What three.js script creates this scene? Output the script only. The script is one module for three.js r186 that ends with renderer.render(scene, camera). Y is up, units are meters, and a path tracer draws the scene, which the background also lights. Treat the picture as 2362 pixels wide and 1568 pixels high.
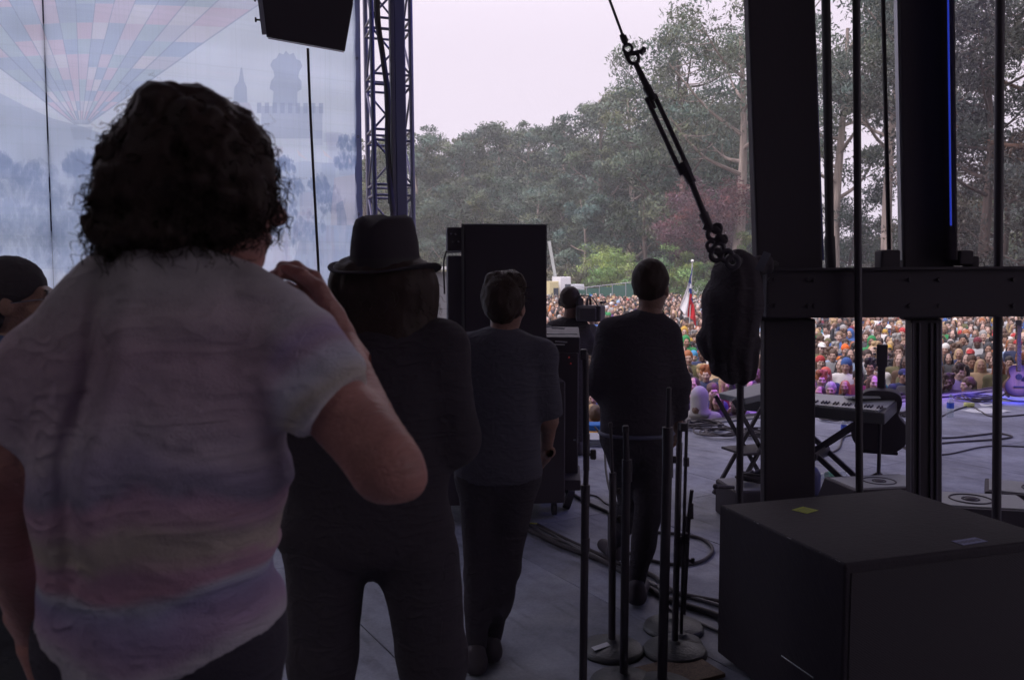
import * as THREE from 'three';
import { mergeGeometries, mergeVertices, toCreasedNormals } from 'three/addons/utils/BufferGeometryUtils.js';
import { RoundedBoxGeometry } from 'three/addons/geometries/RoundedBoxGeometry.js';

// ---------- camera, sky, sun, exposure ----------
const scene = new THREE.Scene();
const FW = 2361, FH = 1568, FOCAL = 2000, HORIZON = 640, EYE = 1.7;   // measured in the photograph
const PITCH = Math.atan((FH / 2 - HORIZON) / FOCAL);
const camera = new THREE.PerspectiveCamera(2 * Math.atan(FH / 2 / FOCAL) * 180 / Math.PI, FW / FH, 0.05, 900);
camera.position.set(0, EYE, 0);
camera.rotation.set(-PITCH, 0, 0);
camera.focus = 6.5; camera.userData.fStop = 5.6;
camera.updateMatrixWorld(true);

const sunDir = new THREE.Vector3(-34, 62, 22).normalize();
const SKY = new THREE.Color().setRGB(0.71, 0.632, 0.735);
{
  const w = 256, h = 128, data = new Float32Array(w * h * 4);
  for (let y = 0; y < h; y++) {
    const el = ((y + 0.5) / h - 0.5) * Math.PI, s = Math.sin(el);
    // overcast: a little brighter towards the zenith
    const k = el > 0 ? Math.max(0.97, (1 + 2 * s) / 1.56) : 0.34;
    for (let x = 0; x < w; x++) {
      const az = ((x + 0.5) / w - 0.5) * 2 * Math.PI, c = Math.cos(el) * Math.cos(az) * sunDir.x + s * sunDir.y + Math.cos(el) * Math.sin(az) * sunDir.z, a = Math.acos(Math.min(1, c));
      const q = k + (el > 0 ? 1.9 * Math.exp(-((a / 0.62) ** 2)) : 0);   // thin cloud glowing round the veiled sun
      data.set([SKY.r * q, SKY.g * q, SKY.b * q, 1], (y * w + x) * 4);
    }
  }
  const t = new THREE.DataTexture(data, w, h, THREE.RGBAFormat, THREE.FloatType);
  t.mapping = THREE.EquirectangularReflectionMapping; t.magFilter = THREE.LinearFilter; t.needsUpdate = true;
  scene.background = t; scene.environment = t;
}
const sun = new THREE.DirectionalLight(new THREE.Color().setRGB(1, 0.95, 0.92), 1.5);
sun.position.copy(sunDir).multiplyScalar(80); sun.target.position.set(0, 0, -14);
sun.castShadow = true; sun.shadow.radius = 36;
Object.assign(sun.shadow.camera, { left: -70, right: 70, top: 70, bottom: -70, near: 1, far: 260 });
scene.add(sun, sun.target);
scene.fog = new THREE.FogExp2(new THREE.Color().setRGB(0.88, 0.9, 0.94), 0.0016);

const renderer = new THREE.WebGLRenderer({ antialias: true });
renderer.setSize(1024, 679);
renderer.toneMapping = THREE.LinearToneMapping;
renderer.toneMappingExposure = 1.35;
renderer.shadowMap.enabled = true;

// ---------- helpers ----------
const V = (x, y, z) => new THREE.Vector3(x, y, z);
let seed = 20131;
const rnd = () => { seed = (seed + 0x6D2B79F5) | 0; let t = Math.imul(seed ^ (seed >>> 15), 1 | seed); t = (t + Math.imul(t ^ (t >>> 7), 61 | t)) ^ t; return ((t ^ (t >>> 14)) >>> 0) / 4294967296; };
const rr = (a, b) => a + (b - a) * rnd();
const pick = (a) => a[Math.floor(rnd() * a.length)];
const lerp = THREE.MathUtils.lerp, clamp = THREE.MathUtils.clamp, sstep = THREE.MathUtils.smoothstep;
function ray(u, v) { return V((u - FW / 2) / FOCAL, -(v - FH / 2) / FOCAL, -1).applyQuaternion(camera.quaternion); }
function P(u, v, d) { const r = ray(u, v); return r.multiplyScalar(d / -r.z).add(V(0, EYE, 0)); }           // point seen at (u, v), d metres ahead
function F(u, v, y = 0) { const r = ray(u, v); return r.multiplyScalar((y - EYE) / r.y).add(V(0, EYE, 0)); } // point of a level plane seen at (u, v)
const px = (n, d) => n * d / FOCAL;
function hash3(x, y, z) { let h = Math.imul(x, 374761393) ^ Math.imul(y, 668265263) ^ Math.imul(z, 2147483647 ^ 0x5bd1e995); h = Math.imul(h ^ (h >>> 13), 1274126177); return ((h ^ (h >>> 16)) >>> 0) / 4294967296; }
function noise(x, y, z) {
  const ix = Math.floor(x), iy = Math.floor(y), iz = Math.floor(z); let fx = x - ix, fy = y - iy, fz = z - iz;
  fx = fx * fx * (3 - 2 * fx); fy = fy * fy * (3 - 2 * fy); fz = fz * fz * (3 - 2 * fz);
  const a = lerp(lerp(hash3(ix, iy, iz), hash3(ix + 1, iy, iz), fx), lerp(hash3(ix, iy + 1, iz), hash3(ix + 1, iy + 1, iz), fx), fy);
  const b = lerp(lerp(hash3(ix, iy, iz + 1), hash3(ix + 1, iy, iz + 1), fx), lerp(hash3(ix, iy + 1, iz + 1), hash3(ix + 1, iy + 1, iz + 1), fx), fy);
  return lerp(a, b, fz) * 2 - 1;
}
const fbm = (x, y, z, o = 3) => { let s = 0, a = 0.5; for (let i = 0; i < o; i++) { s += a * noise(x, y, z); x *= 2.03; y *= 2.03; z *= 2.03; a *= 0.5; } return s; };

// things, parts, setting
const used = {};
function numbered(n) { const k = used[n] = (used[n] ?? -1) + 1; return k ? n + '_' + String(k).padStart(3, '0') : n; }
function tag(o, label, category, group) { o.userData.label = label; o.userData.category = category; if (group) o.userData.group = group; return o; }
function thing(name, label, category, at = V(0, 0, 0), turn = 0, group) {
  const o = new THREE.Group(); o.name = numbered(name); o.position.copy(at); o.rotation.y = turn; scene.add(o); o.updateMatrixWorld(true);
  return tag(o, label, category, group);
}
function part(name, geo, mat, parent, label) {
  const m = new THREE.Mesh(geo, mat); m.name = name; m.castShadow = m.receiveShadow = true; parent.add(m);
  if (label) m.userData.label = label;
  return m;
}
function single(name, geo, mat, label, category, at = V(0, 0, 0), group) { // a thing that is one mesh
  const m = new THREE.Mesh(geo, mat); m.name = numbered(name); m.position.copy(at); m.castShadow = m.receiveShadow = true; scene.add(m);
  return tag(m, label, category, group);
}
function struct(name, geo, mat, parent = scene) { const m = new THREE.Mesh(geo, mat); m.name = parent === scene ? numbered(name) : name; m.castShadow = m.receiveShadow = true; parent.add(m); if (parent === scene) m.userData.kind = 'structure'; return m; }
const merge = (gs) => mergeGeometries(gs.map((g) => { const q = g.index ? g.toNonIndexed() : g; for (const k of Object.keys(q.attributes)) if (!['position', 'normal', 'uv'].includes(k)) q.deleteAttribute(k); if (!q.attributes.uv) q.setAttribute('uv', new THREE.BufferAttribute(new Float32Array(q.attributes.position.count * 2), 2)); return q; }));
const L = (t, p) => p.clone().sub(t.position).applyAxisAngle(V(0, 1, 0), -t.rotation.y);      // world point in a thing's own axes
// a round or square bar between two points
function bar(a, b, r, r2 = r, n = 12) {
  const d = b.clone().sub(a), g = new THREE.CylinderGeometry(r2, r, d.length(), n, 1);
  return g.applyQuaternion(new THREE.Quaternion().setFromUnitVectors(V(0, 1, 0), d.normalize())).translate((a.x + b.x) / 2, (a.y + b.y) / 2, (a.z + b.z) / 2);
}
function beam(a, b, w, h, bevel = 0.006, roll = 0) { // box along a-b: w across (level), h the other way
  const d = b.clone().sub(a), len = d.length(); d.normalize();
  const side = Math.abs(d.y) > 0.9 ? V(1, 0, 0) : V(-d.z, 0, d.x).normalize(), up = side.clone().cross(d).normalize(); side.crossVectors(d, up).normalize();
  const g = new RoundedBoxGeometry(w, h, len, 2, Math.min(bevel, w / 3, h / 3));
  if (roll) g.rotateZ(roll);
  const m = new THREE.Matrix4().makeBasis(side, up, d).setPosition((a.x + b.x) / 2, (a.y + b.y) / 2, (a.z + b.z) / 2);
  if (m.determinant() < 0) { m.makeBasis(side.negate(), up, d).setPosition((a.x + b.x) / 2, (a.y + b.y) / 2, (a.z + b.z) / 2); }
  return g.applyMatrix4(m);
}
const box = (w, h, d, r = 0.006) => new RoundedBoxGeometry(w, h, d, 2, Math.min(r, w / 3, h / 3, d / 3));
function tube(pts, r, seg = pts.length * 6, n = 7) { return new THREE.TubeGeometry(new THREE.CatmullRomCurve3(pts, false, 'centripetal'), seg, r, n); }
const lathe = (pts, n = 28) => new THREE.LatheGeometry(pts.map((p) => new THREE.Vector2(p[0], p[1])), n);

// materials
const C = (r, g, b) => new THREE.Color().setRGB(r, g, b);
const M = (color, roughness = 0.8, more = {}) => new THREE.MeshStandardMaterial({ color, roughness, ...more });
function noiseTex(w, h, f, srgb = false) { // f(x, y) in 0..1 -> [r, g, b] 0..1
  const data = new Uint8Array(w * h * 4);
  for (let y = 0; y < h; y++) for (let x = 0; x < w; x++) { const c = f(x / w, y / h, x, y); data.set([c[0] * 255, c[1] * 255, c[2] * 255, 255].map((q) => clamp(q, 0, 255)), (y * w + x) * 4); }
  const t = new THREE.DataTexture(data, w, h); t.wrapS = t.wrapT = THREE.RepeatWrapping; t.magFilter = THREE.LinearFilter; t.minFilter = THREE.LinearMipmapLinearFilter; t.generateMipmaps = true;
  if (srgb) t.colorSpace = THREE.SRGBColorSpace; t.needsUpdate = true; return t;
}
// noise that tiles over n cells
function tnoise(x, y, n, s = 0) {
  const ix = Math.floor(x), iy = Math.floor(y); let fx = x - ix, fy = y - iy; fx = fx * fx * (3 - 2 * fx); fy = fy * fy * (3 - 2 * fy);
  const q = (a, b) => hash3(((a % n) + n) % n, ((b % n) + n) % n, s);
  return lerp(lerp(q(ix, iy), q(ix + 1, iy), fx), lerp(q(ix, iy + 1), q(ix + 1, iy + 1), fx), fy);
}
const BLACK = M(C(0.052, 0.040, 0.056), 0.65), FLATBLACK = M(C(0.054, 0.042, 0.058), 0.95), STEEL = M(C(0.06, 0.05, 0.065), 0.4, { metalness: 0.3 });
const CHROME = M(C(0.55, 0.55, 0.58), 0.25, { metalness: 1 }), ALU = M(C(0.42, 0.42, 0.46), 0.42, { metalness: 0.7 }), RUBBER = M(C(0.055, 0.046, 0.055), 0.65);
const weave = noiseTex(256, 256, (x, y, i, j) => { const k = 0.5 + 0.25 * ((i % 4 < 2) ^ (j % 4 < 2) ? 1 : -1) + 0.3 * (hash3(i, j, 5) - 0.5); return [k, k, k]; });
const grain = noiseTex(256, 256, (x, y) => { const k = 0.5 * tnoise(x * 64, y * 64, 64) + 0.3 * tnoise(x * 128, y * 128, 128, 2) + 0.2 * tnoise(x * 16, y * 16, 16, 3); return [k, k, k]; });
// crumpled cloth: soft ridges in several directions over a fine weave; one tile is 25 cm
const crumple = noiseTex(512, 512, (x, y, i, j) => {
  const w = 0.10 * (tnoise(x * 6, y * 6, 6, 7) - 0.5), ridge = (a, b, n, s) => 1 - Math.abs(2 * tnoise(a, b, n, s) - 1);
  const k = 0.42 * ridge((x + w) * 4, (y + w) * 9, 36, 11) + 0.26 * ridge((x - w) * 9, (y + w) * 14, 126, 12) + 0.16 * tnoise(x * 24, y * 30, 120, 13) + 0.10 * hash3(i >> 1, j >> 1, 5) + ((i % 4 < 2) ^ (j % 4 < 2) ? 0.04 : 0); return [k, k, k];
});
function fabric(color, rough = 0.95, more = {}) { return M(color, rough, { bumpMap: crumple, bumpScale: 0.010, ...more }); }

// ---------- signed-distance modelling: smooth-joined tapered capsules and ellipsoids, meshed with surface nets ----------
const cap = (a, b, ra, rb = ra, k) => ({ t: 0, a, b, ra, rb, k, d: b.clone().sub(a), l2: Math.max(1e-9, b.distanceToSquared(a)) });
const ell = (c, rx, ry, rz, q, k) => ({ t: 1, c, rx, ry, rz, k, q: q && q.clone().invert() });
const _p = V(0, 0, 0);
function sd(o, x, y, z) {
  if (o.t === 0) {
    const ax = x - o.a.x, ay = y - o.a.y, az = z - o.a.z, h = clamp((ax * o.d.x + ay * o.d.y + az * o.d.z) / o.l2, 0, 1);
    return Math.hypot(ax - o.d.x * h, ay - o.d.y * h, az - o.d.z * h) - (o.ra + (o.rb - o.ra) * h);
  }
  _p.set(x - o.c.x, y - o.c.y, z - o.c.z); if (o.q) _p.applyQuaternion(o.q);
  const a = _p.x / o.rx, b = _p.y / o.ry, c = _p.z / o.rz, k0 = Math.sqrt(a * a + b * b + c * c); if (k0 < 1e-6) return -Math.min(o.rx, o.ry, o.rz);
  const k1 = Math.hypot(a / o.rx, b / o.ry, c / o.rz); return k0 * (k0 - 1) / k1;
}
const smin = (a, b, k) => { const h = Math.max(k - Math.abs(a - b), 0) / k; return Math.min(a, b) - h * h * k * 0.25; };
function union(prims, k = 0.05, grow = 0) { return (x, y, z) => { let d = 9; for (const o of prims) d = smin(d, sd(o, x, y, z) - (o.grow ?? grow), o.k ?? k); return d; }; }
const below = (f, y, tilt = 0) => (x, yy, z) => Math.max(f(x, yy, z), yy - y - tilt * x);
const above = (f, y, tilt = 0) => (x, yy, z) => Math.max(f(x, yy, z), y + tilt * x - yy);
function bounds(prims, m = 0.06) {
  const b = new THREE.Box3();
  for (const o of prims) for (const [c, r] of o.t === 0 ? [[o.a, o.ra], [o.b, o.rb]] : [[o.c, Math.max(o.rx, o.ry, o.rz)]]) { b.expandByPoint(c.clone().addScalar(r)); b.expandByPoint(c.clone().addScalar(-r)); }
  return b.expandByScalar(m);
}
function nets(f, bb, cell) {
  const B = 6, n = [0, 1, 2].map((i) => Math.ceil((bb.max.getComponent(i) - bb.min.getComponent(i)) / cell / B) * B + 1), [nx, ny, nz] = n, o = bb.min;
  const val = new Float32Array(nx * ny * nz).fill(1), id = (x, y, z) => x + nx * (y + ny * z), reach = cell * B * 0.9 + cell;
  for (let bz = 0; bz < nz; bz += B) for (let by = 0; by < ny; by += B) for (let bx = 0; bx < nx; bx += B) {
    const c = f(o.x + (bx + B / 2) * cell, o.y + (by + B / 2) * cell, o.z + (bz + B / 2) * cell), far = Math.abs(c) > reach * 1.9;
    for (let z = bz; z < Math.min(bz + B, nz); z++) for (let y = by; y < Math.min(by + B, ny); y++) for (let x = bx; x < Math.min(bx + B, nx); x++) val[id(x, y, z)] = far ? c : f(o.x + x * cell, o.y + y * cell, o.z + z * cell);
  }
  const vi = new Int32Array(nx * ny * nz).fill(-1), pos = [], idx = [];
  const E = [[0, 1], [0, 2], [0, 4], [1, 3], [1, 5], [2, 3], [2, 6], [3, 7], [4, 5], [4, 6], [5, 7], [6, 7]];
  const v = new Float32Array(8);
  for (let z = 0; z < nz - 1; z++) for (let y = 0; y < ny - 1; y++) for (let x = 0; x < nx - 1; x++) {
    let m = 0; for (let k = 0; k < 8; k++) { v[k] = val[id(x + (k & 1), y + ((k >> 1) & 1), z + (k >> 2))]; if (v[k] < 0) m |= 1 << k; }
    if (m === 0 || m === 255) continue;
    let sx = 0, sy = 0, sz = 0, c = 0;
    for (const [a, b] of E) { if ((v[a] < 0) === (v[b] < 0)) continue; const t = v[a] / (v[a] - v[b]); sx += lerp(a & 1, b & 1, t); sy += lerp((a >> 1) & 1, (b >> 1) & 1, t); sz += lerp(a >> 2, b >> 2, t); c++; }
    vi[id(x, y, z)] = pos.length / 3; pos.push(o.x + (x + sx / c) * cell, o.y + (y + sy / c) * cell, o.z + (z + sz / c) * cell);
  }
  const quad = (a, b, c, d, flip) => { if (a < 0 || b < 0 || c < 0 || d < 0) return; flip ? idx.push(a, c, b, a, d, c) : idx.push(a, b, c, a, c, d); };
  for (let z = 1; z < nz - 1; z++) for (let y = 1; y < ny - 1; y++) for (let x = 1; x < nx - 1; x++) {
    const a = val[id(x, y, z)] < 0;
    if (a !== val[id(x + 1, y, z)] < 0) quad(vi[id(x, y - 1, z - 1)], vi[id(x, y, z - 1)], vi[id(x, y, z)], vi[id(x, y - 1, z)], !a);
    if (a !== val[id(x, y + 1, z)] < 0) quad(vi[id(x - 1, y, z - 1)], vi[id(x - 1, y, z)], vi[id(x, y, z)], vi[id(x, y, z - 1)], !a);
    if (a !== val[id(x, y, z + 1)] < 0) quad(vi[id(x - 1, y - 1, z)], vi[id(x, y - 1, z)], vi[id(x, y, z)], vi[id(x - 1, y, z)], !a);
  }
  const g = new THREE.BufferGeometry();
  g.setAttribute('position', new THREE.Float32BufferAttribute(pos, 3)); g.setIndex(idx);
  const uv = new Float32Array(pos.length / 3 * 2); for (let i = 0; i < pos.length / 3; i++) { uv[2 * i] = (pos[3 * i] + pos[3 * i + 2] * 0.7) * 4; uv[2 * i + 1] = pos[3 * i + 1] * 4; }
  g.setAttribute('uv', new THREE.BufferAttribute(uv, 2));
  g.computeVertexNormals(); return g;
}
function colored(g, f) { const p = g.attributes.position, n = g.attributes.normal, c = new Float32Array(p.count * 3); for (let i = 0; i < p.count; i++) { const k = f(p.getX(i), p.getY(i), p.getZ(i), n.getX(i), n.getY(i), n.getZ(i)); c[3 * i] = k[0]; c[3 * i + 1] = k[1]; c[3 * i + 2] = k[2]; } g.setAttribute('color', new THREE.BufferAttribute(c, 3)); return g; }
const prims = (f, list, cell, m) => nets(f, bounds(list, m), cell);
// ---------- the setting ----------
const LIP = F(1605, 979), E1 = F(2292, 901).sub(LIP).normalize(), NN = V(E1.z, 0, -E1.x);  // stage lip, along it, and out over the audience
const GROUND = -1.65;
const S = (s, t, y = 0) => LIP.clone().addScaledVector(E1, s).addScaledVector(NN, t).setY(y);
const tOf = (x, z) => (x - LIP.x) * NN.x + (z - LIP.z) * NN.z;
const groundY = (x, z) => { const t = tOf(x, z); return GROUND + 0.012 * clamp(t - 2, 0, 60) + 0.07 * clamp(t - 62, 0, 120); };
function onGround(u, d) { const p = P(u, HORIZON, d); p.y = groundY(p.x, p.z); return p; }
const stageTurn = Math.atan2(-E1.z, E1.x);

{ // ground
  const g = new THREE.PlaneGeometry(360, 260, 90, 65).rotateX(-Math.PI / 2).translate(30, 0, -80), p = g.attributes.position;
  for (let i = 0; i < p.count; i++) p.setY(i, groundY(p.getX(i), p.getZ(i)) + 0.04 * noise(p.getX(i) / 3, 0, p.getZ(i) / 3));
  g.computeVertexNormals();
  const uv = g.attributes.uv; for (let i = 0; i < p.count; i++) uv.setXY(i, p.getX(i) / 6, p.getZ(i) / 6);
  const t = noiseTex(256, 256, (x, y) => { const k = 0.5 * tnoise(x * 8, y * 8, 8) + 0.3 * tnoise(x * 40, y * 40, 40, 1) + 0.2 * tnoise(x * 128, y * 128, 128, 2); return [0.30 + 0.22 * k, 0.29 + 0.2 * k, 0.2 + 0.14 * k]; }, true);
  struct('ground', g, M(C(1, 1, 1), 1, { map: t }));
}
{ // stage deck: panels of painted ply on a dark frame, one part each
  const deck = new THREE.Group(); deck.name = 'stage_floor'; deck.userData.kind = 'structure'; scene.add(deck);
  const tex = noiseTex(512, 512, (x, y) => {
    const a = tnoise(x * 6, y * 6, 6, 1), b = tnoise(x * 24, y * 24, 24, 2), c = tnoise(x * 170, y * 170, 170, 3), sc = Math.pow(tnoise(x * 40, y * 7, 7, 9), 5);
    const k = 0.40 + 0.10 * a + 0.06 * b + 0.05 * c - 0.10 * sc; return [k * 0.95, k * 0.97, k * 1.08];  // blue cast of the stage light is put into the deck colour
  }, true);
  const rough = noiseTex(256, 256, (x, y) => { const k = 0.55 + 0.25 * tnoise(x * 10, y * 10, 10) + 0.12 * tnoise(x * 90, y * 90, 90, 1); return [k, k, k]; });
  const mats = [0, 1, 2, 3].map((i) => { const a = tex.clone(); a.offset.set(i * 0.37, i * 0.21); a.needsUpdate = true; return M(C(1.42 - 0.05 * i, 1.43 - 0.05 * i, 1.42 - 0.05 * i), 1, { map: a, roughnessMap: rough, bumpMap: grain, bumpScale: 0.0012 }); });
  const W = 1.22, D = 2.44, geo = box(W - 0.006, 0.05, D - 0.006, 0.003);
  { const p = geo.attributes.position, uv = geo.attributes.uv; for (let i = 0; i < p.count; i++) uv.setXY(i, p.getX(i) / 1.6, p.getZ(i) / 1.6); }
  const s0 = (F(1215, 1290).sub(LIP)).dot(E1) % W;
  for (let i = -9; i < 12; i++) for (let j = 0; j < 5; j++) {
    const q = part('deck_panel', geo, mats[Math.floor(rnd() * 4)], deck);
    q.position.copy(S(s0 + (i + 0.5) * W, -(j + 0.5) * D - 0.08 - (((i % 2) + 2) % 2) * 0.0, -0.025 + rr(-0.0015, 0.0005))); q.rotation.y = stageTurn;
  }
  const sub = box(36, 0.1, 16, 0.01); const q = part('frame', sub, FLATBLACK, deck); q.position.copy(S(4, -8.05, -0.115)); q.rotation.y = stageTurn;
  const skirt = part('skirt', box(36, 1.5, 0.04), FLATBLACK, deck); skirt.position.copy(S(4, -0.05, -0.92)); skirt.rotation.y = stageTurn;
  const lip = part('edge_strip', box(36, 0.07, 0.12, 0.02), M(C(0.16, 0.16, 0.18), 0.6), deck); lip.position.copy(S(4, -0.02, -0.012)); lip.rotation.y = stageTurn;
}
{ // stage roof, and unseen drapes added round it to darken the stage
  const roof = new THREE.Group(); roof.name = 'stage_roof'; roof.userData.kind = 'structure'; scene.add(roof);
  const a = part('roof_sheet', box(34, 0.2, 20.5), M(C(0.34, 0.31, 0.39), 0.9), roof); a.position.copy(S(3, -8.6, 9.2)); a.rotation.y = stageTurn;
  for (const t of [-0.8, -6]) for (const dy of [0, 0.5]) part('roof_truss', bar(S(-9, t, 8.2 + dy), S(18, t, 8.2 + dy), 0.03), ALU, roof);
  const drape = (name, a, b, h) => {
    const n = 80, d = b.clone().sub(a), side = V(-d.z, 0, d.x).normalize(), g = new THREE.BoxGeometry(1, 1, 1, n, 2, 1), p = g.attributes.position;
    for (let i = 0; i < p.count; i++) { const k = p.getX(i) + 0.5, q = a.clone().addScaledVector(d, k).addScaledVector(side, 0.08 * Math.sin(k * d.length() * 9) + p.getZ(i) * 0.02); p.setXYZ(i, q.x, (p.getY(i) + 0.5) * h, q.z); }
    g.computeVertexNormals(); const m = struct(name, g, fabric(C(0.13, 0.11, 0.14))); return m;
  };
  drape('added_back_drape', V(-7.6, 0, 4.2), V(9, 0, 4.2), 9);
  drape('added_wing_drape', V(-7.6, 0, 4.0), V(-7.6, 0, -6.6), 9);
  drape('added_side_drape', S(17.2, -14), S(17.2, -1), 9);
}

// ---------- trees ----------
function leaves(clumps, n, size, col, droop, flat = 1) { // one mesh of leaf sprays spread through the clumps
  const N = clumps.reduce((s, c) => s + Math.round(n * (c.n ?? 1)), 0), pos = new Float32Array(N * 12), nor = new Float32Array(N * 12), cl = new Float32Array(N * 12), idx = new Uint32Array(N * 6);
  let i = 0; const a = V(), b = V(), c = V(), nn = V(), og = V();
  for (const k of clumps) {
    const tone = rr(0.6, 1.35), warm = rr(-1, 1);
    for (let j = Math.round(n * (k.n ?? 1)); j--;) {
      a.set(rr(-1, 1), rr(-1, 1), rr(-1, 1)); if (a.lengthSq() > 1) a.normalize().multiplyScalar(Math.cbrt(rnd())); if (a.y < 0 && rnd() < 0.55) a.y *= -0.8;
      og.copy(a).add(V(0, 0.25, 0)).normalize(); const out = a.length(); a.multiplyScalar(k.r * (0.75 + 0.5 * out)).multiply(V(1, 0.72 * flat, 1)).add(k.c);
      b.set(rr(-1, 1), rr(-1, 1) - droop, rr(-1, 1)).normalize(); c.set(rr(-1, 1), rr(-1, 1), rr(-1, 1)).cross(b).normalize(); nn.crossVectors(c, b); if (nn.dot(og) < 0) { c.negate(); nn.negate(); }
      nn.multiplyScalar(0.7).addScaledVector(og, 0.75).normalize();
      const s = size * rr(0.6, 1.35), w = s * rr(0.22, 0.42), t = tone * rr(0.8, 1.2);
      [[0, 0], [0.5, 1], [1, 0], [0.5, -1]].forEach(([f, g], q) => {
        const o = (i * 4 + q) * 3; pos[o] = a.x + b.x * s * (f - 0.5) + c.x * w * g * 0.5; pos[o + 1] = a.y + b.y * s * (f - 0.5) + c.y * w * g * 0.5; pos[o + 2] = a.z + b.z * s * (f - 0.5) + c.z * w * g * 0.5;
        nor.set([nn.x, nn.y, nn.z], o); cl.set([col[0] * t * (1 + 0.18 * warm), col[1] * t, col[2] * t * (1 - 0.2 * warm)], o);
      });
      idx.set([i * 4, i * 4 + 1, i * 4 + 2, i * 4, i * 4 + 2, i * 4 + 3], i * 6); i++;
    }
  }
  const g = new THREE.BufferGeometry(); g.setAttribute('position', new THREE.BufferAttribute(pos, 3)); g.setAttribute('normal', new THREE.BufferAttribute(nor, 3)); g.setAttribute('color', new THREE.BufferAttribute(cl, 3)); g.setIndex(new THREE.BufferAttribute(idx, 1));
  return g;
}
const LEAF = new THREE.MeshPhysicalMaterial({ color: 0xffffff, vertexColors: true, roughness: 0.9, side: THREE.DoubleSide, transmission: 0.3, thickness: 0, specularIntensity: 0.5 });
const barkTex = noiseTex(128, 256, (x, y) => { const k = 0.45 + 0.35 * tnoise(x * 14, y * 5, 14, 1) * tnoise(x * 40, y * 20, 20, 4) + 0.2 * tnoise(x * 6, y * 12, 12, 2); return [k, k * 0.95, k * 0.9]; }, true);
const BARK_PALE = M(C(0.75, 0.68, 0.66), 0.9, { map: barkTex }), BARK_DARK = M(C(0.25, 0.2, 0.19), 0.95, { map: barkTex }), BARK_RED = M(C(0.42, 0.26, 0.2), 0.95, { map: barkTex });
function limb(pts, r0, r1, n = 7) { // tapered tube
  const curve = new THREE.CatmullRomCurve3(pts), seg = Math.max(4, pts.length * 3), g = new THREE.TubeGeometry(curve, seg, 1, n), p = g.attributes.position, q = V();
  for (let i = 0; i <= seg; i++) { curve.getPointAt(i / seg, q); const r = lerp(r0, r1, Math.pow(i / seg, 0.8)); for (let j = 0; j <= n; j++) { const k = i * (n + 1) + j; p.setXYZ(k, q.x + (p.getX(k) - q.x) * r, q.y + (p.getY(k) - q.y) * r, q.z + (p.getZ(k) - q.z) * r); } }
  return g;
}
// h: height, w: crown radius, bare: where the crown starts
function treeParts({ h, w, bare = 0.4, limbs = 9, col, leaf = 0.42, n = 130, droop = 0.5, lean = 0, fork = 0, thick = 0.022, flat = 1, rc = 1 }) {
  const wood = [], clumps = [], top = V(lean * h + rr(-0.3, 0.3), h * 0.86, rr(-0.04, 0.04) * h);
  const path = (k) => V(top.x * k * k, top.y * k, top.z * k).add(V(0.25 * Math.sin(k * 5 + h), 0, 0.25 * Math.cos(k * 4 + w)));
  wood.push(limb([0, 0.2, 0.4, 0.6, 0.8, 1].map(path), h * thick, h * thick * 0.2, 9));
  for (let i = 0; i < limbs; i++) {
    const k = lerp(bare, 0.97, Math.pow(i / limbs, 0.9)), a = i * 2.4 + rr(-0.5, 0.5), reach = w * rr(0.7, 1.08) * (1 - 0.6 * Math.pow(Math.max(0, (k - bare) / (1 - bare) - 0.35), 1.4)), base = path(k), rise = reach * rr(0.45, 0.95);
    const e = base.clone().add(V(Math.cos(a) * reach, rise, Math.sin(a) * reach)), m = base.clone().lerp(e, 0.5).add(V(rr(-0.3, 0.3), -0.12 * reach, rr(-0.3, 0.3)));
    const r = h * thick * 0.42 * (1 - 0.5 * k); wood.push(limb([base, m, e], r, r * 0.22, 6));
    const curve = new THREE.CatmullRomCurve3([base, m, e]);
    for (let j = 0; j < 6; j++) {
      const s = curve.getPointAt(0.38 + 0.62 * (j + 0.5) / 6), b = rr(0, 6.28), q = reach * rr(0.18, 0.42), t = s.clone().add(V(Math.cos(b) * q, q * rr(-0.1, 0.8), Math.sin(b) * q));
      wood.push(limb([s, s.clone().lerp(t, 0.5).add(V(0, -0.06 * q, 0)), t], r * 0.3, r * 0.08, 4));
      clumps.push({ c: t, r: rc * w * rr(0.15, 0.27) });
      if (j > 3) clumps.push({ c: t.clone().add(V(rr(-1, 1), rr(0, 1), rr(-1, 1)).multiplyScalar(w * 0.22)), r: rc * w * rr(0.12, 0.22) });
    }
    clumps.push({ c: e, r: rc * w * rr(0.16, 0.26) });
  }
  return { wood: merge(wood), crown: leaves(clumps, n, leaf, col, droop, flat) };
}
const GREY_GREEN = [0.104, 0.14, 0.096], OLIVE = [0.116, 0.142, 0.074], DARK_GREEN = [0.058, 0.092, 0.058], BLUE_GREEN = [0.104, 0.155, 0.12], RED_BROWN = [0.10, 0.07, 0.052];
function tree(u, vTop, d, o, label, bark = BARK_DARK, name = 'tree') {
  const at = onGround(u, d), h = P(u, vTop, d).y - at.y, t = thing(name, label, 'tree', at, 0);
  const q = treeParts({ h, ...o }); part('trunk', q.wood, bark, t); part('crown', q.crown, LEAF, t); return t;
}
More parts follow.
